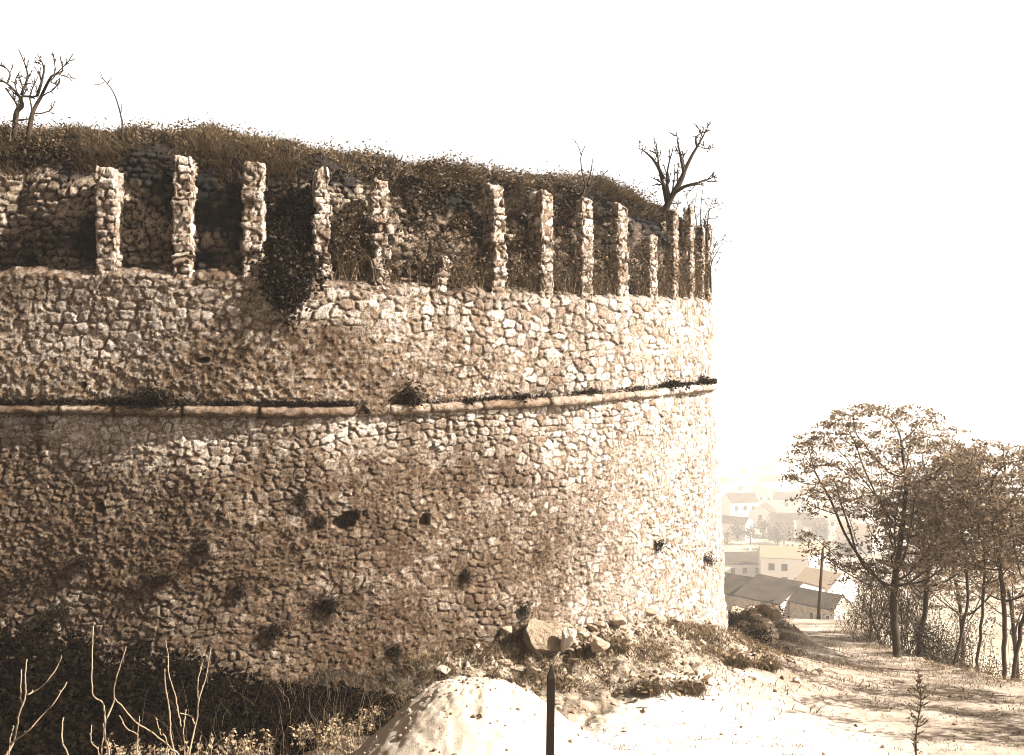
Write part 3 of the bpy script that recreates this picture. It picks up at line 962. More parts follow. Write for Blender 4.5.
# plants rooted along the cordon
CORDON_PLANTS = [(152, 398, .5, .16, 1500, 'wide dark weed clump hanging over the cordon at the left'),
                 (410, 396, .24, .2, 700, 'dark weed tuft on the cordon right of its broken gap'),
                 (668, 384, .34, .1, 500, 'low dark weeds on the cordon near the tower edge'),
                 (700, 380, .2, .12, 350, 'dark tuft on the cordon at the very edge of the tower'),
                 (520, 396, .25, .05, 200, 'small weeds in the joint above the middle of the cordon'),
                 (470, 401, .16, .05, 150, 'tiny weed on the cordon right of the taller tuft'),
                 (590, 391, .2, .05, 170, 'thin weed strip above the cordon before the tower edge')]
for i, (px, py, rx, rz, n, lab) in enumerate(CORDON_PLANTS):
    p, nr = wall_pt(px, py, .1)
    tuft('cordon_weed', lab, p, n, rx, .1, rz, .16, 'ivy', 300 + i, nrm=nr, hang=.4)


def ledge_moss():
    rs = np.random.default_rng(51)
    b = Bag()
    n = 16000
    u = rs.uniform(-4, R * 1.4, n)
    dens = np.interp(u, [-4, u_of(345), u_of(365), u_of(395), u_of(520), u_of(712)], [1, 1, .12, .2, .32, .35])
    keep = rs.random(n) < dens * (.3 + .7 * sstep(.3, .5, vn2(u * 2.4, u * 0, 3)))
    u = u[keep]; n = len(u)
    X, Y, nx, ny = plan(u)
    o = rs.uniform(-.02, .13, n)
    P = np.stack([X + nx * o, Y + ny * o, ZC(u) + .09 + rs.random(n) * .09], 1)
    leaf_quads(b, P, .05, rs, .3, .6, 0, .5)
    blades(b, P[::2], .05 + .08 * rs.random(len(P[::2])), .01, rs, np.stack([nx, ny, 0 * nx], 1)[::2] * .5, .6, .5)
    o_ = link('cordon_moss', b.mesh('cordon_moss'), M['ivy'])
    tag(o_, 'black moss and soil gathered on the ledge above the cordon', 'moss', kind='stuff')


ledge_moss()

# weeds in the joints of the wall
WALL_WEEDS = [(303, 500, .10, .30), (320, 520, .12, .1), (330, 603, .35, .25), (240, 590, .12, .2), (163, 577, .3, .1),
              (85, 560, .16, .14), (206, 548, .1, .22), (276, 630, .2, .14), (655, 545, .12, .16), (700, 560, .16, .2),
              (465, 575, .1, .16), (520, 610, .2, .2), (60, 612, .3, .25), (20, 580, .25, .3), (395, 650, .16, .14)]
for i, (px, py, rx, rz) in enumerate(WALL_WEEDS):
    p, nr = wall_pt(px, py, .07)
    tuft('wall_weed', 'dark weed rooted in a joint of the lower stone wall', p, int(260 + 1500 * rx), rx, .06, rz, .10, 'ivy', 340 + i,
         'weeds in the wall joints', nrm=nr, hang=.5)


def hanging_ivy():
    rs = np.random.default_rng(61)
    root = thing('hanging_ivy', 'dark ivy mass hanging from the parapet over the wall between third and fourth piers', 'ivy', wall_pt(295, 300)[0])
    b = Bag(); st = Bag()
    for k in range(46):
        px = rs.normal(291, 15); y0 = rs.uniform(185, 245)
        y1 = max(y0 + 20, 326 - abs(px - 288) * 1.6 - rs.random() ** 1.5 * 70)
        m = int((y1 - y0) * 2.2)
        pts = []
        for t in np.linspace(0, 1, 10):
            py = y0 + (y1 - y0) * t
            inn = .42 if py < 268 else -.07
            inn = np.interp(py, [185, 240, 262, 275, 330], [-.62, -.35, -.05, .12, .09])
            p, nr = wall_pt(px + rs.normal() * 3, py, 0)
            pts.append(p + nr * inn)
        pts = np.array(pts)
        st.tube(smooth_poly(pts, 2), .008, 4)
        C = pts[rs.integers(0, 9, m)] + (pts[1] - pts[0]) * rs.random((m, 1)) + rs.normal(size=(m, 3)) * np.array([.12, .10, .1])
        leaf_quads(b, C, .085, rs, .1, .75, .4, .4)
    link('foliage', b.mesh('foliage'), M['ivy'], root)
    link('stem', st.mesh('stem'), M['bark'], root)


hanging_ivy()


# ------------------------------------------------------------------ bare trees and saplings on the rampart
def zoomer(scale, ox, oy):
    return lambda x, y, Y: at(ox + x / scale, oy + y / scale, Y)


def bare_tree(name, label, cat, limbs, Y, zf, seed, depth=2, ntw=4, Lf=.4, group=None, mat='bare', rmin=.006, sides=6, kink=.05, foot=None):
    rs = np.random.default_rng(seed)
    first = limbs[0][0]
    base = zf(first[0][0], first[0][1], Y)
    root = thing(name, label, cat, base, group)
    b = Bag(); tw = Bag()
    for k, (pts, r0, r1) in enumerate(limbs):
        P = [zf(x, y, Y) + np.array([0, (rs.random() - .5) * .5 * (j > 0) * (k > 0), 0]) for j, (x, y) in enumerate(pts)]
        if P[0][2] < base[2] + .3: P = [P[0] - np.array([0, 0, .7])] + P
        if foot is not None and k == 0: P = [P[0] - np.array([0, 0, foot])] + P
        twigs(b if k == 0 else tw, P, r0, max(r1, rmin), rs, depth, ntw, Lf, sides, .5, kink, .25, .35)
    link('trunk', b.mesh('trunk'), M[mat], root)
    if tw.V: link('branches', tw.mesh('branches'), M[mat], root)
    return root


z8 = zoomer(3.972, 560, 110)
bare_tree('bare_tree', 'leafless crooked tree with a thick trunk on the rampart above the tower edge', 'tree', [
    ([(385, 470), (400, 440), (430, 370), (480, 280), (500, 230), (530, 170), (560, 120), (580, 80)], .135, .014),
    ([(428, 370), (415, 290), (402, 240), (385, 130)], .075, .012),
    ([(414, 275), (375, 205), (340, 165), (315, 145)], .05, .01),
    ([(432, 345), (425, 260), (445, 150)], .05, .01),
    ([(492, 245), (470, 170), (455, 90)], .05, .01),
    ([(452, 330), (490, 308), (540, 295), (590, 272), (622, 258)], .055, .012),
    ([(545, 150), (542, 105), (595, 75)], .035, .01)], 24.2, z8, 71, 3, 8, .36, kink=.06, rmin=.0065)
z1 = zoomer(2.796, 0, 30)
bare_tree('bare_tree', 'twisted leafless bush tree on the rampart at the left edge', 'tree', [
    ([(42, 330), (45, 235), (62, 212), (50, 180), (20, 150), (-8, 135)], .075, .012),
    ([(80, 300), (90, 235), (105, 185), (150, 135), (165, 110), (172, 75)], .06, .01),
    ([(46, 232), (30, 200), (0, 155)], .04, .01),
    ([(60, 182), (72, 120), (55, 55)], .03, .008),
    ([(104, 185), (120, 110), (100, 65)], .03, .008),
    ([(20, 150), (10, 110), (0, 95)], .02, .008),
    ([(60, 185), (95, 180), (115, 160)], .025, .008)], 18.9, z1, 72, 3, 7, .36, kink=.07, rmin=.005)
bare_tree('bare_sapling', 'single thin leaning leafless stem standing above the grass left of centre', 'sapling', [
    ([(342, 270), (338, 240), (322, 185), (300, 150), (278, 128)], .024, .007),
    ([(300, 150), (305, 125)], .01, .006)], 19.2, z1, 73, 1, 3, .2)
bare_tree('bare_sapling', 'forked leafless sapling leaning above the eighth tall pier', 'sapling', [
    ([(10, 545), (60, 420), (100, 305), (92, 270), (84, 220), (84, 180), (100, 140)], .032, .009),
    ([(110, 300), (122, 250), (131, 190)], .022, .008),
    ([(112, 303), (160, 270), (195, 230)], .026, .008),
    ([(84, 180), (70, 150), (45, 120)], .012, .006),
    ([(20, 560), (75, 450), (165, 350), (200, 320)], .025, .008)], 21.6, z8, 74, 1, 4, .3)
bare_tree('bare_shrub', 'leafless twiggy shrub on the rampart at the far right end of the wall', 'shrub', [
    ([(560, 470), (560, 380), (570, 290)], .03, .007), ([(530, 470), (515, 380), (500, 330)], .025, .007),
    ([(585, 470), (590, 400), (610, 350)], .025, .007), ([(545, 470), (535, 390), (545, 310)], .02, .006),
    ([(600, 620), (620, 570), (660, 505)], .02, .006), ([(595, 600), (615, 540), (640, 520)], .015, .006),
    ([(570, 470), (600, 390), (655, 400)], .02, .006)], 26.2, z8, 75, 3, 7, .38, rmin=.006)

# shrubs on the rampart
for i, (px, py, Y, r, lab) in enumerate([(492, 172, 21.2, .55, 'small round shrub on the rampart above the sixth tall pier'),
                                         (545, 180, 22.2, .6, 'bushy shrub on the rampart between two leaning saplings and tall piers'),
                                         (618, 190, 23.6, .6, 'dense low shrub on the rampart left of the crooked bare tree'),
                                         (450, 160, 20.6, .45, 'low shrub on the rampart above the broken pier stub'),
                                         (176, 130, 19.3, .4, 'low grassy shrub on the rampart above the second pier')]):
    rs = np.random.default_rng(800 + i)
    c = at(px, py + 12, Y)
    root = thing('rampart_shrub', lab, 'shrub', c - np.array([0, 0, .4]))
    b = Bag(); s = Bag()
    for k in range(26):
        d = rs.normal(size=3); d /= np.linalg.norm(d); d[2] = abs(d[2]) * .8 - .15
        e = c + d * r * rs.uniform(.6, 1.05) * np.array([1.4, .9, .75])
        s.tube([c - np.array([0, 0, .45]), c * .5 + e * .5 + rs.normal(size=3) * .05, e], [.016, .011, .004], 4)
        leaf_quads(b, e + rs.normal(size=(110, 3)) * r * .22, .06, rs, .3, .5, 0, .5)
    link('stem', s.mesh('stem'), M['bark'], root)
    link('foliage', b.mesh('foliage'), M['scrub'], root)

# ------------------------------------------------------------------ leafy trees beside the path (space colonisation)


def colonise(start, A, step, infl, kill, iters=140, trunk=None, rs=None):
    nodes = [np.asarray(start, float)]; par = [-1]
    if trunk is not None:
        for p in trunk:
            nodes.append(np.asarray(p, float)); par.append(len(nodes) - 2)
    A = A.copy()
    near = np.full(len(A), -1); dist = np.full(len(A), 1e9)
    done = 0
    for it in range(iters):
        Nn = np.array(nodes[done:])
        if len(Nn):
            D = np.linalg.norm(A[:, None] - Nn[None], axis=2)
            j = D.argmin(1); dm = D[np.arange(len(A)), j]
            better = dm < dist
            near[better] = j[better] + done; dist[better] = dm[better]
        done = len(nodes)
        keep = dist > kill
        A, near, dist = A[keep], near[keep], dist[keep]
        if len(A) == 0: break
        act = dist < infl
        if not act.any(): break
        added = 0
        for k in np.unique(near[act]):
            m = act & (near == k)
            v = A[m] - nodes[k]; v /= np.linalg.norm(v, axis=1, keepdims=True)
            v = v.sum(0) + rs.normal(size=3) * .25
            L = np.linalg.norm(v)
            if L < 1e-3: continue
            p = nodes[k] + v / L * step
            nodes.append(p); par.append(int(k)); added += 1
        if not added: break
    return np.array(nodes), np.array(par)


def tree_mesh(nodes, par, rtip, expo, bag, rmax=None):
    n = len(nodes)
    ch = [[] for _ in range(n)]
    for i in range(1, n): ch[par[i]].append(i)
    r = np.zeros(n)
    for i in range(n - 1, -1, -1):
        r[i] = rtip if not ch[i] else sum(r[c] ** expo for c in ch[i]) ** (1 / expo)
    if rmax: r = np.where(r > rtip * 2, rtip * 2 + (r - rtip * 2) * (rmax - rtip * 2) / max(r.max() - rtip * 2, 1e-6), r)
    stack = [(0, None)]
    while stack:
        s, p = stack.pop()
        chain = [s] if p is None else [p, s]
        c = s
        while ch[c]:
            nx = max(ch[c], key=lambda q: r[q])
            for q in ch[c]:
                if q != nx: stack.append((q, c))
            chain.append(nx); c = nx
        P = nodes[chain]; rr = r[chain].copy()
        if p is not None: rr[0] = min(rr[0], rr[1] * 1.15)
        if len(P) >= 2:
            bag.tube(P, rr, 7 if rr[0] > .05 else 4, .5)
    return r, ch


def leafy_tree(label, base_px, Y, top_py, hw_px, low_py, rmax, seed, nattr=420, lean=0., clump=27, cx_px=None, xoff=0, size=.13):
    rs = np.random.default_rng(seed)
    X = (base_px - PX0) / F * Y
    z0 = gz(X, Y) - .08
    base = np.array([X, Y, z0])
    ztop = (PY0 - top_py) / F * Y; zlow = (PY0 - low_py) / F * Y
    hw = hw_px / F * Y
    ccx = ((cx_px if cx_px else base_px) - PX0) / F * Y
    # layered, flat-topped crown envelope
    A = []
    while len(A) < nattr:
        q = rs.uniform(-1, 1, 3)
        h = (q[2] + 1) / 2
        wid = np.interp(h, [0, .25, .5, .8, 1], [.32, .78, 1.0, .80, .4])
        if (q[0] / wid) ** 2 + (q[1] / wid) ** 2 > 1: continue
        p = np.array([ccx + q[0] * hw, Y + q[1] * hw * .85, zlow + h * (ztop - zlow)])
        if vn3((p * np.array([.6, .6, 1.5]))[None], seed)[0] < .38: continue
        A.append(p)
    A = np.array(A)
    tr = []
    zsplit = zlow - .1 * (ztop - zlow)
    m = 8
    for k in range(1, m + 1):
        t = k / m
        tr.append(base + np.array([(ccx - X) * t ** 1.5 * .5 + lean * t + rs.normal() * .018, rs.normal() * .018, (zsplit - z0) * t]))
    nodes, par = colonise(base, A, .2, 9, .24, 220, tr, rs)
    root = thing('leafy_tree', label, 'tree', base)
    b = Bag()
    r, ch = tree_mesh(nodes, par, .0065, 2.3, b, rmax)
    link('trunk', b.mesh('trunk'), M['bark'], root)
    tips = [i for i in range(len(nodes)) if not ch[i]]
    thin = [i for i in range(len(nodes)) if ch[i] and r[i] < .014 and rs.random() < .5]
    b = Bag()
    for i in tips + thin:
        c = nodes[i]
        k = clump if not ch[i] else int(clump * .6)
        sp = np.array([.14, .14, .032])
        C = c + rs.normal(size=(k, 3)) * sp + np.array([0, 0, .02])
        C[:, 2] -= ((C[:, 0] - c[0]) ** 2 + (C[:, 1] - c[1]) ** 2) * .9
        leaf_quads(b, C, size, rs, .75, .42, .25, .35)
    link('crown', b.mesh('crown'), M['leaf'], root)
    return root


leafy_tree('largest leafy tree with a thick dark trunk at the path edge', 897, 30, 404, 116, 592, .12, 11, 1500, cx_px=890)
leafy_tree('leafy tree standing close behind the largest tree with a straight dark trunk', 918, 31, 432, 72, 600, .08, 12, 520, cx_px=930)
leafy_tree('slender leaning tree third from the left in the row by the path', 952, 29, 446, 60, 585, .05, 13, 420, cx_px=965, lean=.3)
leafy_tree('forked slender tree second from the right edge in the row by the path', 976, 27.5, 450, 60, 590, .05, 14, 420, cx_px=990)
leafy_tree('leafy tree with two stems at the right edge beside the path', 1003, 26, 440, 85, 600, .06, 15, 620, cx_px=1005)
leafy_tree('rightmost leafy tree of the row at the edge of the photo', 1012, 25.2, 455, 70, 590, .055, 16, 460, cx_px=1042)
leafy_tree('pale leafy tree lower on the slope behind the row of trunks', 965, 37, 480, 85, 620, .08, 17, 420, cx_px=960)
leafy_tree('low leafy tree on the slope behind the right trunks', 1020, 34, 490, 80, 640, .08, 18, 420, cx_px=1012)

leafy_tree('leafy tree out of frame on the right whose crown dapples the foreground path', 1190, 20.5, 440, 120, 560, .1, 19, 300, cx_px=1170)
leafy_tree('nearest leafy tree out of frame on the right shading the foreground', 1330, 16.5, 420, 150, 560, .1, 20, 300, cx_px=1290)


def stem_scrub(label, px, Y, n, h, spread, seed, leaves=40, group=None, mat='scrub', name='scrub_bush'):
    rs = np.random.default_rng(seed)
    X = (px - PX0) / F * Y
    base = np.array([X, Y, gz(X, Y) - .05])
    root = thing(name, label, 'bush', base, group)
    s = Bag(); b = Bag()
    for k in range(n):
        a = rs.uniform(0, 6.28)
        e = base + np.array([math.cos(a) * spread * rs.random(), math.sin(a) * spread * .6 * rs.random(), h * rs.uniform(.45, 1)])
        p0 = base + np.array([rs.normal() * spread * .3, rs.normal() * spread * .2, 0])
        P = smooth_poly([p0, (p0 + e) / 2 + rs.normal(size=3) * h * .08, e], 4)
        s.tube(P, np.linspace(.010 if h < 2.9 else .02, .004 if h < 2.9 else .008, len(P)), 4)
        if leaves:
            leaves = leaves if h < 2.9 or leaves > 100 else leaves * 2
            C = P[rs.integers(len(P) // 3, len(P), leaves)] + rs.normal(size=(leaves, 3)) * np.array([.16, .16, .12])
            leaf_quads(b, C, .075 if h < 2.9 else .085, rs, .5, .5, .1, .5)
    link('stem', s.mesh('stem'), M['bark'], root)
    if leaves: link('foliage', b.mesh('foliage'), M[mat], root)
    return root


for i, (px, Y, n, h, sp, lv, mat, lab) in enumerate([
        (925, 30.6, 30, 1.6, 1.0, 60, 'ivy', 'dark bush at the foot of the largest tree'),
        (970, 29.2, 24, 1.3, 1.2, 45, 'scrub', 'leafy scrub between the slender trunks'),
        (1005, 27.6, 26, 1.4, 1.3, 45, 'scrub', 'leafy scrub behind the two stems at the right edge'),
        (940, 33.5, 34, 3.0, 1.6, 60, 'scrub', 'tall pale scrub seen between the largest tree and the slender leaning tree'),
        (990, 32.5, 34, 3.2, 1.6, 60, 'scrub', 'tall scrub on the slope behind the forked tree'),
        (868, 36, 16, 1.9, 1.0, 30, 'scrub', 'thin twiggy scrub left of the largest tree'),
        (848, 41, 16, 2.0, 1.2, 30, 'scrub', 'sparse brambles on the far path edge beside the street lamp'),
        (880, 40, 22, 3.6, 1.5, 40, 'scrub', 'tall thin scrub on the slope behind the left limb of the largest tree'),
        (905, 37, 44, 5.0, 2.0, 60, 'scrub', 'tall dense scrub on the slope straight behind the largest trunk'),
        (955, 38, 44, 5.6, 2.0, 60, 'scrub', 'tall dense scrub on the slope behind the slender leaning tree'),
        (1000, 36, 44, 5.6, 2.0, 60, 'scrub', 'tall dense scrub low on the slope behind the right edge trunks'),
        (1030, 31, 30, 2.6, 1.4, 45, 'scrub', 'scrub cut by the right edge of the photo behind the last tree'),
        (860, 47, 26, 2.6, 1.6, 26, 'scrub', 'twiggy scrub beyond the path end right of the street lamp')]):
    stem_scrub(lab, px, Y, n, h, sp, 500 + i, lv, None, mat)

for i, (px, Y, h, sp, lab) in enumerate([(735, 31, .6, .7, 'dark low bush on the rubble bank touching the tower edge'),
                                         (752, 35, .35, .9, 'dark bush on top of the rubble bank below the roofs'),
                                         (745, 26.5, .45, .7, 'dark grass clump at the left edge of the path'),
                                         (772, 33, .4, .5, 'small bush on the path side of the rubble bank')]):
    stem_scrub(lab, px, Y, 24, h, sp, 540 + i, 60, None, 'scrub' if i != 2 else 'grass_dark')
for i, (px, py, Y, lab) in enumerate([(648, 703, 17.6, 'dark grass tussock on the slope right of the iron stake'),
                                      (690, 706, 18.0, 'grass tussock nearest the middle of the pale apron'),
                                      (735, 693, 20.3, 'wide dark grass tussock at the bend of the path'),
                                      (612, 672, 19.0, 'dark tussock below the white rubble stones'),
                                      (765, 690, 20.8, 'dark tussock nearest the trodden path')]):
    p = at(px, py, Y); p[2] = gz(p[0], p[1])
    tuft('grass_tussock', lab, p, 900, .45, .3, .07, .26, 'turf', 560 + i, None, 'grass tuft', .1, 0, (0, 0, 1))


# ------------------------------------------------------------------ rocks
def rock_mesh(seed, r, cuts=13, flat=.8, sub=4):
    rs = np.random.default_rng(seed)
    bm = bmesh.new(); bmesh.ops.create_icosphere(bm, subdivisions=sub, radius=1)
    V = np.array([v.co[:] for v in bm.verts]); Fc = np.array([[v.index for v in f.verts] for f in bm.faces]); bm.free()
    for k in range(cuts):
        d = rs.normal(size=3); d /= np.linalg.norm(d)
        h = rs.uniform(.38, .8)
        t = V @ d
        V = V - np.maximum(t - h, 0)[:, None] * d * .92
    V = V / np.abs(V).max() * (1 + (fbm3(V * 1.9 + rs.random(3) * 50, 4, 5) - .5)[:, None] * .5)
    V = V * np.asarray(r) * np.array([1, 1, flat])
    val = np.clip(.35 + .5 * rs.random() + .25 * (rs.random(len(V)) - .5), 0, 1)
    return mesh_np('rock', V, Fc, {'val': val})


def rock(label, px, py, Y, r, seed, group=None, name='rock', mat='rock', sink=.25, flat=.8, cat='rock', onground=True, z=None, sub=3):
    p = at(px, py, Y)
    if onground: p[2] = gz(p[0], p[1]) + (1 - 2 * sink) * (r[2] if hasattr(r, '__len__') else r) * flat
    o = link(name, rock_mesh(seed, r, 13, flat, sub), M[mat], None, smooth=False)
    o.location = p; o.rotation_euler = (0, 0, seed * 1.7)
    tag(o, label, cat, group)
    return o


def boulder(label, px, py, Y, r, seed, mat, rot, sub=5):
    p = at(px, py, Y)
    o = link('boulder', rock_mesh(seed, r, 15, 1, sub), M[mat]); o.location = p; o.rotation_euler = rot
    tag(o, label, 'boulder')


boulder('big grey boulder fallent against the foot of the curved wall'.replace('fallent', 'fallen'), 538, 640, 18.9, (.60, .5, .50), 5, 'boulder', (.75, -.25, .6))
boulder('bright white stone leaning on the right side of the big boulder', 566, 640, 18.45, (.15, .18, .38), 8, 'sand', (.1, .2, .5))
boulder('squat pale boulder on the bank right of the white stone', 598, 646, 18.6, (.34, .3, .2), 9, 'rock', (.1, .3, 1.5))
rs = np.random.default_rng(77)
for k in range(30):
    px = rs.uniform(556, 690) if k < 24 else rs.uniform(420, 560); py = 640
    Y = np.interp(px, [560, 700], [19.4, 24.2]) - rs.uniform(.1, 1.6)
    rock('pale rubble stone lying on the bank under the curved wall', px, py, Y, (rs.uniform(.08, .24), rs.uniform(.08, .2), rs.uniform(.07, .17)), 600 + k, 'rubble stones under the curved wall', 'rubble_stone', cat='stone')
for k in range(22):
    Y = rs.uniform(27.5, 34.5); px = rs.uniform(728, 778) + (Y - 31) * 2.5
    rock('rubble stone on the overgrown bank behind the tower', px, 630, Y, (rs.uniform(.2, .62), rs.uniform(.2, .5), rs.uniform(.18, .42)), 640 + k, 'rubble stones behind the tower', 'rubble_stone', cat='stone')
for k in range(16):
    px = rs.uniform(620, 1000); Y = rs.uniform(13.8, 20)
    rock('small stone lying loose on the trodden ground', px, 720, Y, (rs.uniform(.03, .08), rs.uniform(.03, .07), rs.uniform(.02, .05)), 680 + k, 'loose stones on the trodden ground', 'small_stone', cat='stone', sub=2)
rock('pale round stone at the left foot of the sand heap', 362, 730, 13.6, (.08, .07, .06), 690, name='small_stone', cat='stone', sink=.1)
rock('smaller pale stone beside the round one at the sand heap foot', 355, 733, 13.5, (.055, .05, .05), 691, name='small_stone', cat='stone', sink=.1)


HEAP = []


# ------------------------------------------------------------------ heap of sand
def sand_heap():
    cx, cy = -.55, 12.4
    nr, na = 90, 200
    a = np.linspace(0, 2 * math.pi, na); r = np.linspace(0, 1, nr)
    A, Rr = np.meshgrid(a, r, indexing='ij')
    rx = np.where(np.cos(A) > 0, 2.35, 1.85); ry = 1.8
    X = cx + rx * Rr * np.cos(A); Y = cy + ry * Rr * np.sin(A)
    prof = np.interp(Rr, [0, .12, .25, .4, .55, .75, 1], [1, .98, .91, .74, .49, .19, 0])
    h = 1.14 * prof
    h = h + (fbm2(X * 1.4, Y * 1.4, 3, 14, .5) - .5) * .2 * prof ** .5 * (Rr < .99)
    h = h + (fbm2(X * 9, Y * 9, 4, 15, .7) - .5) * .075 * (1 - Rr ** 4)
    Zb = ground_z(X, Y)
    Z = np.maximum(Zb - .06, -5.25 - .0 * X) * 0 + Zb - .05 + h
    # make the heap a hill of its own rather than a drape
    flat = gz(cx, cy)
    Z = np.where(Rr < .97, np.maximum(flat * prof ** .35 + Zb * (1 - prof ** .35) + h, Zb - .05), Zb - .06)
    me = mesh_np('sand_heap', np.stack([X, Y, Z], -1), grid_faces(na, nr)[:, ::-1], {'val': np.full(X.size, .55)})
    HEAP.extend(np.stack([X, Y, Z], -1)[:, :84].reshape(-1, 3).tolist())
    o = link('sand_heap', me, M['sand'], smooth=True)
    tag(o, 'white heap of builders sand in front of the curved wall', 'sand heap')


sand_heap()


def gravel():
    rs = np.random.default_rng(99)
    bm = bmesh.new(); bmesh.ops.create_icosphere(bm, subdivisions=1, radius=1)
    V0 = np.array([v.co[:] for v in bm.verts]); F0 = np.array([[v.index for v in f.verts] for f in bm.faces]); bm.free()
    n = 5200
    # scree below the curved wall, then thinner over the bank and the trodden ground
    u = rs.uniform(5.5, 17, n); d = np.abs(rs.normal(size=n)) * 1.1
    th = u / R
    X = CX + (R + .35 + d) * np.sin(th); Y = CY - (R + .35 + d) * np.cos(th)
    m = n // 2
    X[:m] = rs.uniform(.5, 11, m); Y[:m] = rs.uniform(13.2, 30, m)
    kp = rs.random(n) < np.where(np.arange(n) < m, sstep(.45, .62, fbm2(X * .8, Y * .8, 3, 131)), 1)
    Z = np.where(kp, ground_z(X, Y), ground_z(X, Y) - .5)
    q = 420                                                  # clods and pebbles that rolled down the sand heap
    hv = np.array(HEAP)
    k = rs.integers(0, len(hv), q)
    X[-q:], Y[-q:], Z[-q:] = hv[k, 0], hv[k, 1], hv[k, 2]
    r = np.exp(rs.normal(size=n) * .55) * np.where(np.arange(n) < m, .010, .024)
    r = np.minimum(r, .11); r[-q:] = np.exp(rs.normal(size=q) * .6) * .011
    sc = rs.uniform(.6, 1.25, (n, 1, 3)) * r[:, None, None]
    P = V0[None] * sc * (1 + (rs.random((n, len(V0), 1)) - .5) * .5)
    P = P + np.stack([X, Y, Z + r * .25], 1)[:, None]
    Fa = (F0[None] + (np.arange(n) * len(V0))[:, None, None]).reshape(-1, 3)
    me = mesh_np('gravel', P, Fa, {'val': np.repeat(rs.random(n), len(V0))})
    o = link('gravel', me, M['rock'])
    tag(o, 'loose gravel and broken stone strewn over the bank and the path', 'gravel', kind='stuff')


gravel()


# ------------------------------------------------------------------ stake, weeds and dead stalks in the foreground
def stake():
    Y = 8.0
    p = at(551, 700, Y); g = gz(p[0], Y) - .25
    top = (PY0 - 664) / F * Y
    b = Bag()
    # angle-iron stake with a cut pointed head
    w = .032
    z1 = top - .11
    prof = np.array([(-w, -w), (w, -w), (w, -w + .014), (-w + .014, -w + .014), (-w + .014, w), (-w, w)])
    prof = np.array([(-w, -w), (w, -w), (w * 1.0, w), (-w, w)])
    V = []
    for z, s, dx in ((g, 1.02, -.02), ((g + z1) / 2, 1, -.008), (z1, 1, 0), (top, .12, .004)):
        V += [(p[0] + x * s + dx, Y + y * s, z) for x, y in prof]
    Fc = [(k * 4 + j, k * 4 + (j + 1) % 4, (k + 1) * 4 + (j + 1) % 4, (k + 1) * 4 + j) for k in range(3) for j in range(4)] + [(12, 13, 14, 15), (3, 2, 1, 0)]
    b.add(V, Fc, .4)
    o = link('iron_stake', b.mesh('iron_stake'), M['stake'])
    bv = o.modifiers.new('bevel', 'BEVEL'); bv.width = .006; bv.segments = 2
    tag(o, 'black pointed iron stake standing upright in front of the sand heap', 'stake')


stake()

z4 = zoomer(4.452, 0, 600)
STALKS = [
    ('forked dead stalk with four tips at the far left of the foreground', 7.2, [
        ([(-10, 760), (20, 700), (45, 640), (85, 520), (120, 420), (124, 340), (122, 262)], .021, .009),
        ([(104, 470), (98, 430), (95, 370), (93, 312)], .012, .008),
        ([(122, 422), (160, 405), (205, 365), (240, 310), (262, 258)], .013, .007),
        ([(47, 638), (95, 605), (140, 570), (200, 500), (245, 457), (285, 378)], .014, .007),
        ([(42, 650), (45, 610), (42, 572)], .010, .007)]),
    ('short single dead stalk between the two forked ones at the left', 7.0, [
        ([(330, 800), (308, 690), (292, 610), (270, 532)], .016, .009)]),
    ('tall dead stalk split into a wide letter V', 7.4, [
        ([(474, 800), (474, 690), (474, 600), (474, 530), (448, 470), (430, 410), (420, 300), (408, 122)], .021, .008),
        ([(474, 530), (495, 460), (512, 390), (540, 290), (565, 205)], .014, .008),
        ([(452, 690), (450, 620), (456, 552)], .012, .008)]),
    ('thin low dead stalk just left of the V shaped one', 7.1, [
        ([(440, 780), (425, 690), (412, 620), (396, 566)], .011, .007)]),
    ('tall dead stalk with a straight paired tip left of the leafy weeds', 7.3, [
        ([(790, 780), (780, 690), (765, 600), (752, 480), (738, 380), (735, 305)], .017, .009),
        ([(738, 180), (742, 260), (750, 330), (772, 420), (790, 490), (812, 556)], .008, .012)]),
    ('long arched dead stalk lying over to the left', 7.0, [
        ([(800, 720), (770, 655), (720, 635), (660, 595), (600, 545), (550, 480), (518, 425)], .013, .008),
        ([(745, 648), (712, 600), (680, 537)], .010, .006),
        ([(612, 690), (600, 620), (575, 560), (540, 505)], .010, .006),
        ([(628, 700), (624, 610), (620, 520)], .008, .005)]),
    ('rightmost tall dead stalk with two close upright tips', 7.5, [
        ([(848, 800), (850, 690), (865, 550), (885, 450), (905, 360), (932, 222)], .019, .008),
        ([(882, 440), (884, 360), (895, 277)], .010, .007),
        ([(866, 552), (840, 530), (815, 490)], .012, .008),
        ([(812, 800), (815, 690), (822, 580), (820, 495)], .012, .008)])]
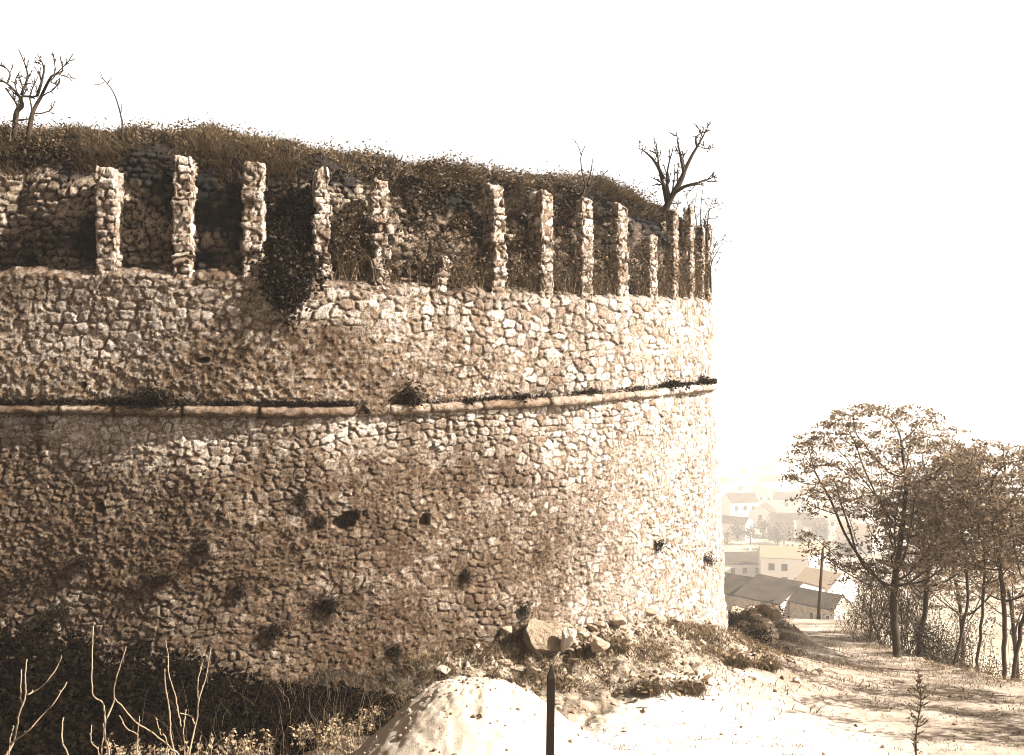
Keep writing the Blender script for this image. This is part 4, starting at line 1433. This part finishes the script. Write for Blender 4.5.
for i, (lab, Y, limbs) in enumerate(STALKS):
    rs = np.random.default_rng(400 + i)
    p0 = z4(*limbs[0][0][0], Y)
    g = gz(p0[0], Y)
    root = thing('dead_stalk', lab, 'dead plant', (p0[0], Y, g))
    for k, (pts, r0, r1) in enumerate(limbs):
        b = Bag()
        P = [z4(x, y, Y) + np.array([0, (rs.random() - .5) * .12 * (j > 0), 0]) for j, (x, y) in enumerate(pts)]
        if pts[0][1] > 640:
            P = [np.array([P[0][0] + (p0[0] - P[0][0]) * .4, Y, g - .1])] + P
        P = smooth_poly(P, 5)
        L = len(P)
        rr = np.linspace(r0, r1, L) * .47 * (1 + .22 * (rs.random(L) - .3))      # swollen buds along the stem
        P[1:] += rs.normal(size=(L - 1, 3)) * .0015
        b.tube(P, rr, 6, .55)
        for q in range(2, L - 1, 3):
            d = rs.normal(size=3); d /= np.linalg.norm(d)
            b.tube([P[q], P[q] + d * .010 + np.array([0, 0, .007])], [.006, .002], 4, .6)
        link('main_stem' if k == 0 else 'side_stem', b.mesh('stem'), M['stalk'], root, smooth=True)


def leafy_weed(label, px, py, Y, w, h, n, seed, group=None):
    rs = np.random.default_rng(seed)
    p = at(px, py, Y); p[2] = gz(p[0], Y)
    root = thing('leafy_weed', label, 'weed', p, group)
    s = Bag(); b = Bag()
    for k in range(n):
        q = p + np.array([rs.normal() * w * .5, rs.normal() * .25, 0]); q[2] = gz(q[0], q[1])
        e = q + np.array([rs.normal() * .08, rs.normal() * .06, h * rs.uniform(.35, 1)])
        s.tube([q, (q + e) / 2 + rs.normal(size=3) * .02, e], [.006, .005, .003], 4)
        t = rs.random((16, 1)) ** .6
        leaf_quads(b, q + (e - q) * t + rs.normal(size=(16, 3)) * .035, .062, rs, .35, .55, .35, .4)
    link('stem', s.mesh('stem'), M['stalk'], root)
    link('foliage', b.mesh('foliage'), M['weed'], root)


leafy_weed('clump of pale leafed weeds right of the dead stalks', 232, 735, 14.2, .62, .45, 60, 450)
leafy_weed('pale leafed weeds on the rise at the left foot of the sand heap', 330, 715, 15.0, .55, .42, 50, 451)
leafy_weed('small pale weed close to the wall foot left of the sand heap', 365, 690, 16.0, .22, .3, 16, 452)
leafy_weed('low pale weeds at the bottom edge among the dead stalks', 150, 762, 13.4, .7, .4, 30, 453)
leafy_weed('low scattered weeds at the bottom edge below the sand heap', 320, 765, 13.2, .7, .2, 26, 454)


def tall_grass():
    rs = np.random.default_rng(460)
    b = Bag()
    n = 420
    X = rs.uniform(-5.6, -1.6, n); Y = rs.uniform(14.2, 17.0, n)
    blades(b, np.stack([X, Y, ground_z(X, Y) - .02], 1), .3 + .7 * rs.random(n), .009, rs, None, .18, .25, 0, .5)
    n = 9000
    X = rs.uniform(-4.4, -1.2, n); Y = rs.uniform(12.5, 16.6, n)
    keep = rs.random(n) < sstep(.35, .6, fbm2(X * 1.5, Y * 1.5, 3, 91))
    X, Y = X[keep], Y[keep]; n = len(X)
    blades(b, np.stack([X, Y, ground_z(X, Y) - .02], 1), .05 + .12 * rs.random(n), .012, rs, None, .8, .8)
    n = 9000
    X = rs.uniform(-4.6, 0.2, n); Y = rs.uniform(16.1, 17.9, n)
    keep = wall_dist(X, Y) > .15
    X, Y = X[keep], Y[keep]; n = len(X)
    blades(b, np.stack([X, Y, ground_z(X, Y) - .02], 1), .07 + .20 * rs.random(n), .014, rs, None, .6, .7, 0, .35)
    o = link('ditch_grass', b.mesh('ditch_grass'), M['turf'])
    tag(o, 'thin dry grass in the hollow at the foot of the flat wall', 'grass', kind='stuff')


tall_grass()


def shade_leaves(label, px0, px1, ytop0, ytop1, Y0, Y1, n, seed, taper=.12):
    """near-black leaf mass put where a shadow lies at the wall foot"""
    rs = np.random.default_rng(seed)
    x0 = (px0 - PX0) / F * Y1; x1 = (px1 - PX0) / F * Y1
    root = thing('shade_thicket', label, 'shade_leaves', ((x0 + x1) / 2, Y0, gz((x0 + x1) / 2, Y0)))
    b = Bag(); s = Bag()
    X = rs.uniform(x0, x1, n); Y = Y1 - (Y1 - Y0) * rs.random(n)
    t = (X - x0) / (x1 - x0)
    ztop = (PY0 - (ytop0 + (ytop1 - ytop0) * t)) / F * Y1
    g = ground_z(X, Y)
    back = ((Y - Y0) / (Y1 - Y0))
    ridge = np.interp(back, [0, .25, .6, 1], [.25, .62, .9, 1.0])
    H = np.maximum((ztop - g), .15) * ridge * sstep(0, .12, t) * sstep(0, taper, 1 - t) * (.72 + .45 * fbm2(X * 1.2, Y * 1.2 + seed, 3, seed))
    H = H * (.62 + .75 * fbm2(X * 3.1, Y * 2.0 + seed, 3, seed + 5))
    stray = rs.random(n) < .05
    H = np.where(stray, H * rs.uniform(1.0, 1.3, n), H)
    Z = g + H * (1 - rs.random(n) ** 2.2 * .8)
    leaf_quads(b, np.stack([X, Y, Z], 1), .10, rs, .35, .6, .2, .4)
    link('foliage', b.mesh('foliage'), M['shade_leaves'], root)


shade_leaves('tallest black leaf mass standing in for shadow on the wall at the left edge', -70, 110, 590, 645, 12.6, 17.1, 17000, 471)
shade_leaves('black leaf mass standing in for shadow on the wall behind the V shaped dead stalk', 60, 220, 636, 660, 12.6, 17.1, 14000, 472)
shade_leaves('low black leaf mass standing in for shadow on the wall behind the pale weeds', 170, 345, 658, 692, 14.6, 17.1, 9000, 473)
shade_leaves('low dark leaf strip standing in for shadow at the wall foot behind the sand heap', 300, 425, 684, 690, 15.6, 17.2, 3200, 474, .7)


def whorl_weed():
    rs = np.random.default_rng(480)
    Y = 11.8
    base = at(917, 770, Y); base[2] = gz(base[0], Y)
    root = thing('tall_weed', 'single tall dark weed with whorls of small leaves standing in the bright path', 'weed', base)
    s = Bag(); b = Bag()
    top = at(918, 672, Y)
    P = smooth_poly([base, at(916, 735, Y), at(921, 700, Y), top], 5)
    s.tube(P, np.linspace(.012, .004, len(P)), 5)
    for t in np.linspace(.12, 1, 26):
        p = base + (top - base) * t
        p = P[min(int(t * (len(P) - 1)), len(P) - 1)]
        for k in range(3):
            a = rs.uniform(0, 6.28); l = np.interp(t, [0, .3, .6, 1], [.05, .09, .19, .04]) * rs.uniform(.6, 1.1)
            e = p + np.array([math.cos(a) * l, math.sin(a) * l, l * .75])
            s.tube([p, (p + e) / 2 + np.array([0, 0, -.008]), e], [.0045, .0035, .002], 4)
            m = 7
            leaf_quads(b, p + (e - p) * rs.random((m, 1)) + rs.normal(size=(m, 3)) * .008, .03, rs, .2, .5, 0, .4)
    link('stem', s.mesh('stem'), M['bark'], root)
    link('foliage', b.mesh('foliage'), M['scrub'], root)


whorl_weed()


# ------------------------------------------------------------------ houses of the town below
def house(label, px, base_py, Y, L, W, H, rh, rot, wall='plaster', roof='tile', wins=(), chimney=True, group=None, name='house', zoff=0, door=False):
    """ridge along local x (length L), gable ends of width W"""
    X = (px - PX0) / F * Y
    zb = (PY0 - base_py) / F * Y if base_py else gz(X, Y)
    root = thing(name, label, 'house', (X, Y, zb), group)
    root.rotation_euler = (0, 0, rot)
    l, w = L / 2, W / 2
    b = Bag()
    V = [(-l, -w, -3), (l, -w, -3), (l, w, -3), (-l, w, -3), (-l, -w, H), (l, -w, H), (l, w, H), (-l, w, H), (-l, 0, H + rh), (l, 0, H + rh)]
    b.add(V, [(0, 1, 5, 4), (2, 3, 7, 6), (1, 2, 6, 5), (3, 0, 4, 7), (5, 6, 9, 9), (7, 4, 8, 8)], .5)
    link('wall', b.mesh('wall'), M[wall], root, local=True)
    b = Bag()
    ov = .25; th = .16
    sl = rh / w
    for sgn in (-1, 1):
        y0, z0 = 0, H + rh + .03; y1, z1 = sgn * (w + ov), H - ov * sl + .03
        nseg = 10
        Vs = []
        for k in range(nseg + 1):
            f = k / nseg; x = -l - ov * .5 + f * (L + ov)
            sag = -.06 * math.sin(math.pi * f)
            Vs += [(x, y0, z0 + sag), (x, y1, z1 + sag), (x, y1, z1 + th + sag), (x, y0, z0 + th + sag)]
        Fc = [(k * 4 + j, (k + 1) * 4 + j, (k + 1) * 4 + (j + 1) % 4, k * 4 + (j + 1) % 4) for k in range(nseg) for j in range(4)]
        Fc += [(0, 1, 2, 3), (nseg * 4 + 3, nseg * 4 + 2, nseg * 4 + 1, nseg * 4)]
        b.add(Vs, Fc, .5 + .2 * sgn * .3)
    rf = link('roof', b.mesh('roof'), M[roof], root, local=True)
    if chimney:
        b = Bag(); cxx = l * .45
        b.box((cxx - .3, w * .25, H + rh * .4), (cxx + .3, w * .25 + .55, H + rh + .75)); b.box((cxx - .38, w * .25 - .08, H + rh + .76), (cxx + .38, w * .25 + .63, H + rh + .88))
        link('chimney', b.mesh('chimney'), M[wall], rf, local=True)
    for face, along, z, ww, hh in wins:
        f = Bag(); o = Bag()
        d = .05
        def quadbox(bag, a0, a1, z0, z1, t0, t1):
            if face == 'x+': bag.box((l + t0, a0, z0), (l + t1, a1, z1))
            elif face == 'x-': bag.box((-l - t1, a0, z0), (-l - t0, a1, z1))
            elif face == 'y-': bag.box((a0, -w - t1, z0), (a1, -w - t0, z1))
            else: bag.box((a0, w + t0, z0), (a1, w + t1, z1))
        quadbox(o, along - ww / 2, along + ww / 2, z, z + hh, -.05, .02)
        quadbox(f, along - ww / 2 - .1, along - ww / 2, z - .1, z + hh + .1, -.04, .07)
        quadbox(f, along + ww / 2, along + ww / 2 + .1, z - .1, z + hh + .1, -.04, .07)
        quadbox(f, along - ww / 2, along + ww / 2, z + hh, z + hh + .1, -.04, .07)
        quadbox(f, along - ww / 2, along + ww / 2, z - .1, z, -.04, .10)
        wn = link('window', o.mesh('window'), M['opening'], root, local=True)
        link('frame', f.mesh('frame'), M['plaster'], wn, local=True)
    return root


rad = math.radians


def house_peak(label, px, py, Y, L, W, H, rh, rot, **kw):
    """place a house by the peak of its right hand gable"""
    P = at(px, py, Y)
    o = house(label, px, 345, Y, L, W, H, rh, rot, **kw)
    c, s_ = math.cos(rot), math.sin(rot)
    o.location = (P[0] - c * L / 2, P[1] - s_ * L / 2, P[2] - H - rh)
    return o


# row of old houses just below the path
house_peak('low old house with a long dark tiled roof nearest the tower edge', 764, 580, 148, 10, 8.0, 3.0, 1.9, rad(-42), wall='rubble_plaster', chimney=False)
house_peak('old stone house with a broad sunlit gable in the middle of the near row', 803, 583, 142, 7.2, 12.5, 4.6, 1.9, rad(-45), wall='rubble_plaster', chimney=False, wins=[('x+', -2.2, 1.6, 1.0, 1.4)])
house_peak('small old house with dark roof and slatted openings behind the street lamp', 842, 596, 136, 6.6, 4.6, 3.2, 1.4, rad(-44), wall='rubble_plaster', chimney=False,
           wins=[('x+', -1.0, .4, .5, 1.8), ('x+', .5, .4, .5, 1.8), ('y-', 2.4, .5, .5, 1.7), ('y-', 1.2, .5, .5, 1.7), ('y-', 0, .5, .5, 1.7)])
house_peak('large house with a wide pale gable roof behind the street lamp', 842, 574, 225, 9, 14, 5, 3.4, rad(-48), roof='tile_pale', wins=[('x+', 0, 2, 1.4, 1.8)])
house('long white house with a low grey roof beside the tower edge', 742, 578, 300, 13, 9, 5.2, 2.6, rad(5), 'plaster', 'tile',
      [('y-', -4.2, 2.4, 1.3, 1.7), ('y-', -.6, 2.4, 1.3, 1.7), ('y-', 3.2, 2.4, 1.3, 1.7)], True)
house('white two storey house with dark windows in two rows in the middle of the town', 783, 586, 290, 13, 9, 9.0, 2.4, rad(-10), 'plaster', 'tile_pale',
      [('y-', -3.6, 1.6, 1.7, 2), ('y-', 0, 1.6, 1.7, 2), ('y-', 3.6, 1.6, 1.7, 2), ('y-', -3.6, 5.4, 1.7, 2), ('y-', 0, 5.4, 1.7, 2), ('x+', 0, 5.2, 1.7, 2)], True)
house('white house with a low roof just behind the two storey house', 806, 572, 340, 14, 9, 7, 3, rad(20), 'plaster', 'tile_pale', [('y-', -3, 3, 1.6, 2), ('y-', 2, 3, 1.6, 2)], True)
house('white house with dark windows under a grey roof high on the left of the town', 740, 514, 560, 17, 13, 7.5, 4.2, rad(12), 'plaster', 'tile',
      [('y-', -5, 3, 2.2, 2.6), ('y-', 0, 3, 2.2, 2.6), ('y-', 5, 3, 2.2, 2.6)], True)
house('small gabled house right below the high left house of the town', 763, 522, 520, 11, 12, 5.5, 4.2, rad(62), 'plaster', 'tile', [('x-', 0, 2, 2, 2.6)], False)
house('pale house alone at the right of the high left house', 787, 508, 620, 16, 13, 6, 3.6, rad(-18), 'plaster', 'tile', [('y-', 0, 2, 2.2, 2.6)], False)
rs = np.random.default_rng(95)
n_far = 0
for k in range(110):
    Y = rs.uniform(330, 1500)
    px = rs.uniform(700, 1030)
    X = (px - PX0) / F * Y
    g = gz(X, Y)
    py = PY0 - g / Y * F
    if (Y < 420 and 715 < px < 815) or (500 < Y < 640 and 715 < px < 800): continue
    house('hazy pale house in the distant town below', px, None, Y, rs.uniform(10, 20), rs.uniform(8, 12), rs.uniform(4, 9), rs.uniform(2, 3.6),
          rs.uniform(-.8, .8), 'plaster', 'tile' if rs.random() < .5 else 'tile_pale',
          [('y-', -2.4, 1.6, 1.6, 1.9), ('y-', 2.4, 1.6, 1.6, 1.9)] if Y < 800 else (), False, 'houses of the distant town')
    n_far += 1


def far_tree(px, Y, h, seed):
    rs = np.random.default_rng(seed)
    X = (px - PX0) / F * Y
    base = np.array([X, Y, gz(X, Y) - .2])
    root = thing('town_tree', 'hazy rounded tree standing among the town houses', 'tree', base, 'trees among the town houses')
    s = Bag(); b = Bag()
    s.tube([base, base + np.array([.1, 0, h * .4]), base + np.array([0, 0, h * .8])], [h * .04, h * .03, h * .012], 5)
    for k in range(16):
        d = rs.normal(size=3); d /= np.linalg.norm(d)
        c = base + np.array([0, 0, h * .6]) + d * np.array([h * .32, h * .32, h * .3]) * rs.uniform(.5, 1)
        s.tube([base + np.array([0, 0, h * rs.uniform(.25, .5)]), c], [h * .015, h * .005], 4)
        leaf_quads(b, c + rs.normal(size=(26, 3)) * h * .1, h * .10, rs, .3, .7, 0, .5)
    link('trunk', s.mesh('trunk'), M['bark'], root)
    link('crown', b.mesh('crown'), M['scrub'], root)


rs = np.random.default_rng(96)
for k in range(46):
    if k < 26:
        Y = rs.uniform(400, 490); px = rs.uniform(715, 850)
    else:
        Y = rs.uniform(170, 900); px = rs.uniform(715, 1030)
        if Y < 340: px = rs.uniform(850, 1030)
    far_tree(px, Y, rs.uniform(5, 10), 1000 + k)


def street_lamp():
    Y = 50.0
    base = at(818, 622, Y); base[2] = gz(base[0], Y) - .2
    root = thing('street_lamp', 'leaning wooden street lamp post with a small hooked arm beside the path end', 'street lamp', base)
    top = at(823, 548, Y)
    b = Bag(); b.tube([base, base * .5 + top * .5, top], [.10, .08, .065], 8)
    link('post', b.mesh('post'), M['pole'], root, smooth=True)
    a = np.linspace(0, math.pi * 1.15, 9)
    P = np.stack([top[0] + .16 - .16 * np.cos(a), np.full(9, Y), top[2] - .1 + .22 * np.sin(a)], 1)
    P = np.concatenate([[top - np.array([0, 0, .4])], P])
    b = Bag(); b.tube(P, .035, 6)
    arm = link('hooked_arm', b.mesh('hooked_arm'), M['lamp'], root, smooth=True)
    b = Bag()
    e = P[-1]
    b.tube([e, e - np.array([0, 0, .08]), e - np.array([0, 0, .16]), e - np.array([0, 0, .18])], [.04, .10, .15, .15], 10)
    link('lamp_shade', b.mesh('lamp_shade'), M['lamp'], arm)
    bpy.data.objects[-1] if False else None


street_lamp()

# ------------------------------------------------------------------ air, light, sky, camera
hz = Bag(); hz.box((-3200, -3200, -190), (3200, 3200, 26))
hm = bpy.data.materials.new('haze'); hm.use_nodes = True
nt = hm.node_tree
nt.nodes.remove(nt.nodes['Principled BSDF'])
pv = nt.nodes.new('ShaderNodeVolumePrincipled')
pv.inputs['Color'].default_value = (1, .94, .86, 1)
pv.inputs['Density'].default_value = .0005
pv.inputs['Anisotropy'].default_value = .2
nt.links.new(pv.outputs[0], nt.nodes['Material Output'].inputs['Volume'])
ho = link('haze', hz.mesh('haze'), hm)
tag(ho, 'pale haze in the valley air', 'haze', kind='stuff')

EL, AZ = rad(37), rad(9.5)
S = Vector((math.cos(EL) * math.cos(AZ), -math.cos(EL) * math.sin(AZ), math.sin(EL)))
sun = bpy.data.lights.new('sun', 'SUN'); sun.energy = 5.0; sun.angle = rad(.5); sun.color = (1, .985, .955)
so = bpy.data.objects.new('sun', sun); COL.objects.link(so); so.rotation_euler = S.to_track_quat('Z', 'Y').to_euler()

w = bpy.data.worlds.new('World'); SC.world = w; w.use_nodes = True
nt = w.node_tree
bg = nt.nodes['Background']
sky = nt.nodes.new('ShaderNodeTexSky'); sky.sky_type = 'NISHITA'; sky.sun_disc = False
sky.sun_elevation = EL; sky.sun_rotation = rad(90) + AZ
sky.dust_density = 4; sky.air_density = 1
bw = nt.nodes.new('ShaderNodeRGBToBW'); nt.links.new(sky.outputs[0], bw.inputs[0])   # monochrome film: no blue in the sky light
tc = nt.nodes.new('ShaderNodeTexCoord'); sx = nt.nodes.new('ShaderNodeSeparateXYZ'); nt.links.new(tc.outputs['Generated'], sx.inputs[0])
hazy = N(nt, 'ShaderNodeMapRange'); nt.links.new(sx.outputs['Z'], hazy.inputs['Value']); hazy.interpolation_type = 'SMOOTHSTEP'
for k_, v_ in (('From Min', .30), ('From Max', .62), ('To Min', 2.5), ('To Max', .4)): hazy.inputs[k_].default_value = v_   # bright veil of haze in the low sky
lum = math_(nt, 'MULTIPLY', bw.outputs[0], hazy.outputs['Result'])
tone = mix(nt, ramp(nt, sx.outputs['Z'], .33, .6), (1, .985, .965), (1, .735, .48))
nt.links.new(mix(nt, 1.0, lum, tone, 'MULTIPLY'), bg.inputs['Color'])
bg.inputs['Strength'].default_value = .05

cam = bpy.data.cameras.new('camera'); co = bpy.data.objects.new('camera', cam); COL.objects.link(co)
cam.sensor_width = 36; cam.lens = 36 * F / 1024
cam.shift_y = -(755 / 2 - PY0) / 1024
cam.clip_start = .1; cam.clip_end = 12000
co.location = (0, 0, 0); co.rotation_euler = (rad(90), 0, 0)
SC.camera = co

SC.view_settings.view_transform = 'Standard'; SC.view_settings.look = 'None'
SC.view_settings.gamma = 1; SC.view_settings.exposure = 2.3
SC.render.engine = 'CYCLES'
c = SC.cycles
c.max_bounces = 5; c.diffuse_bounces = 2; c.glossy_bounces = 1; c.transmission_bounces = 3; c.volume_bounces = 1; c.transparent_max_bounces = 4
c.use_denoising = True
c.filter_width = 1.0
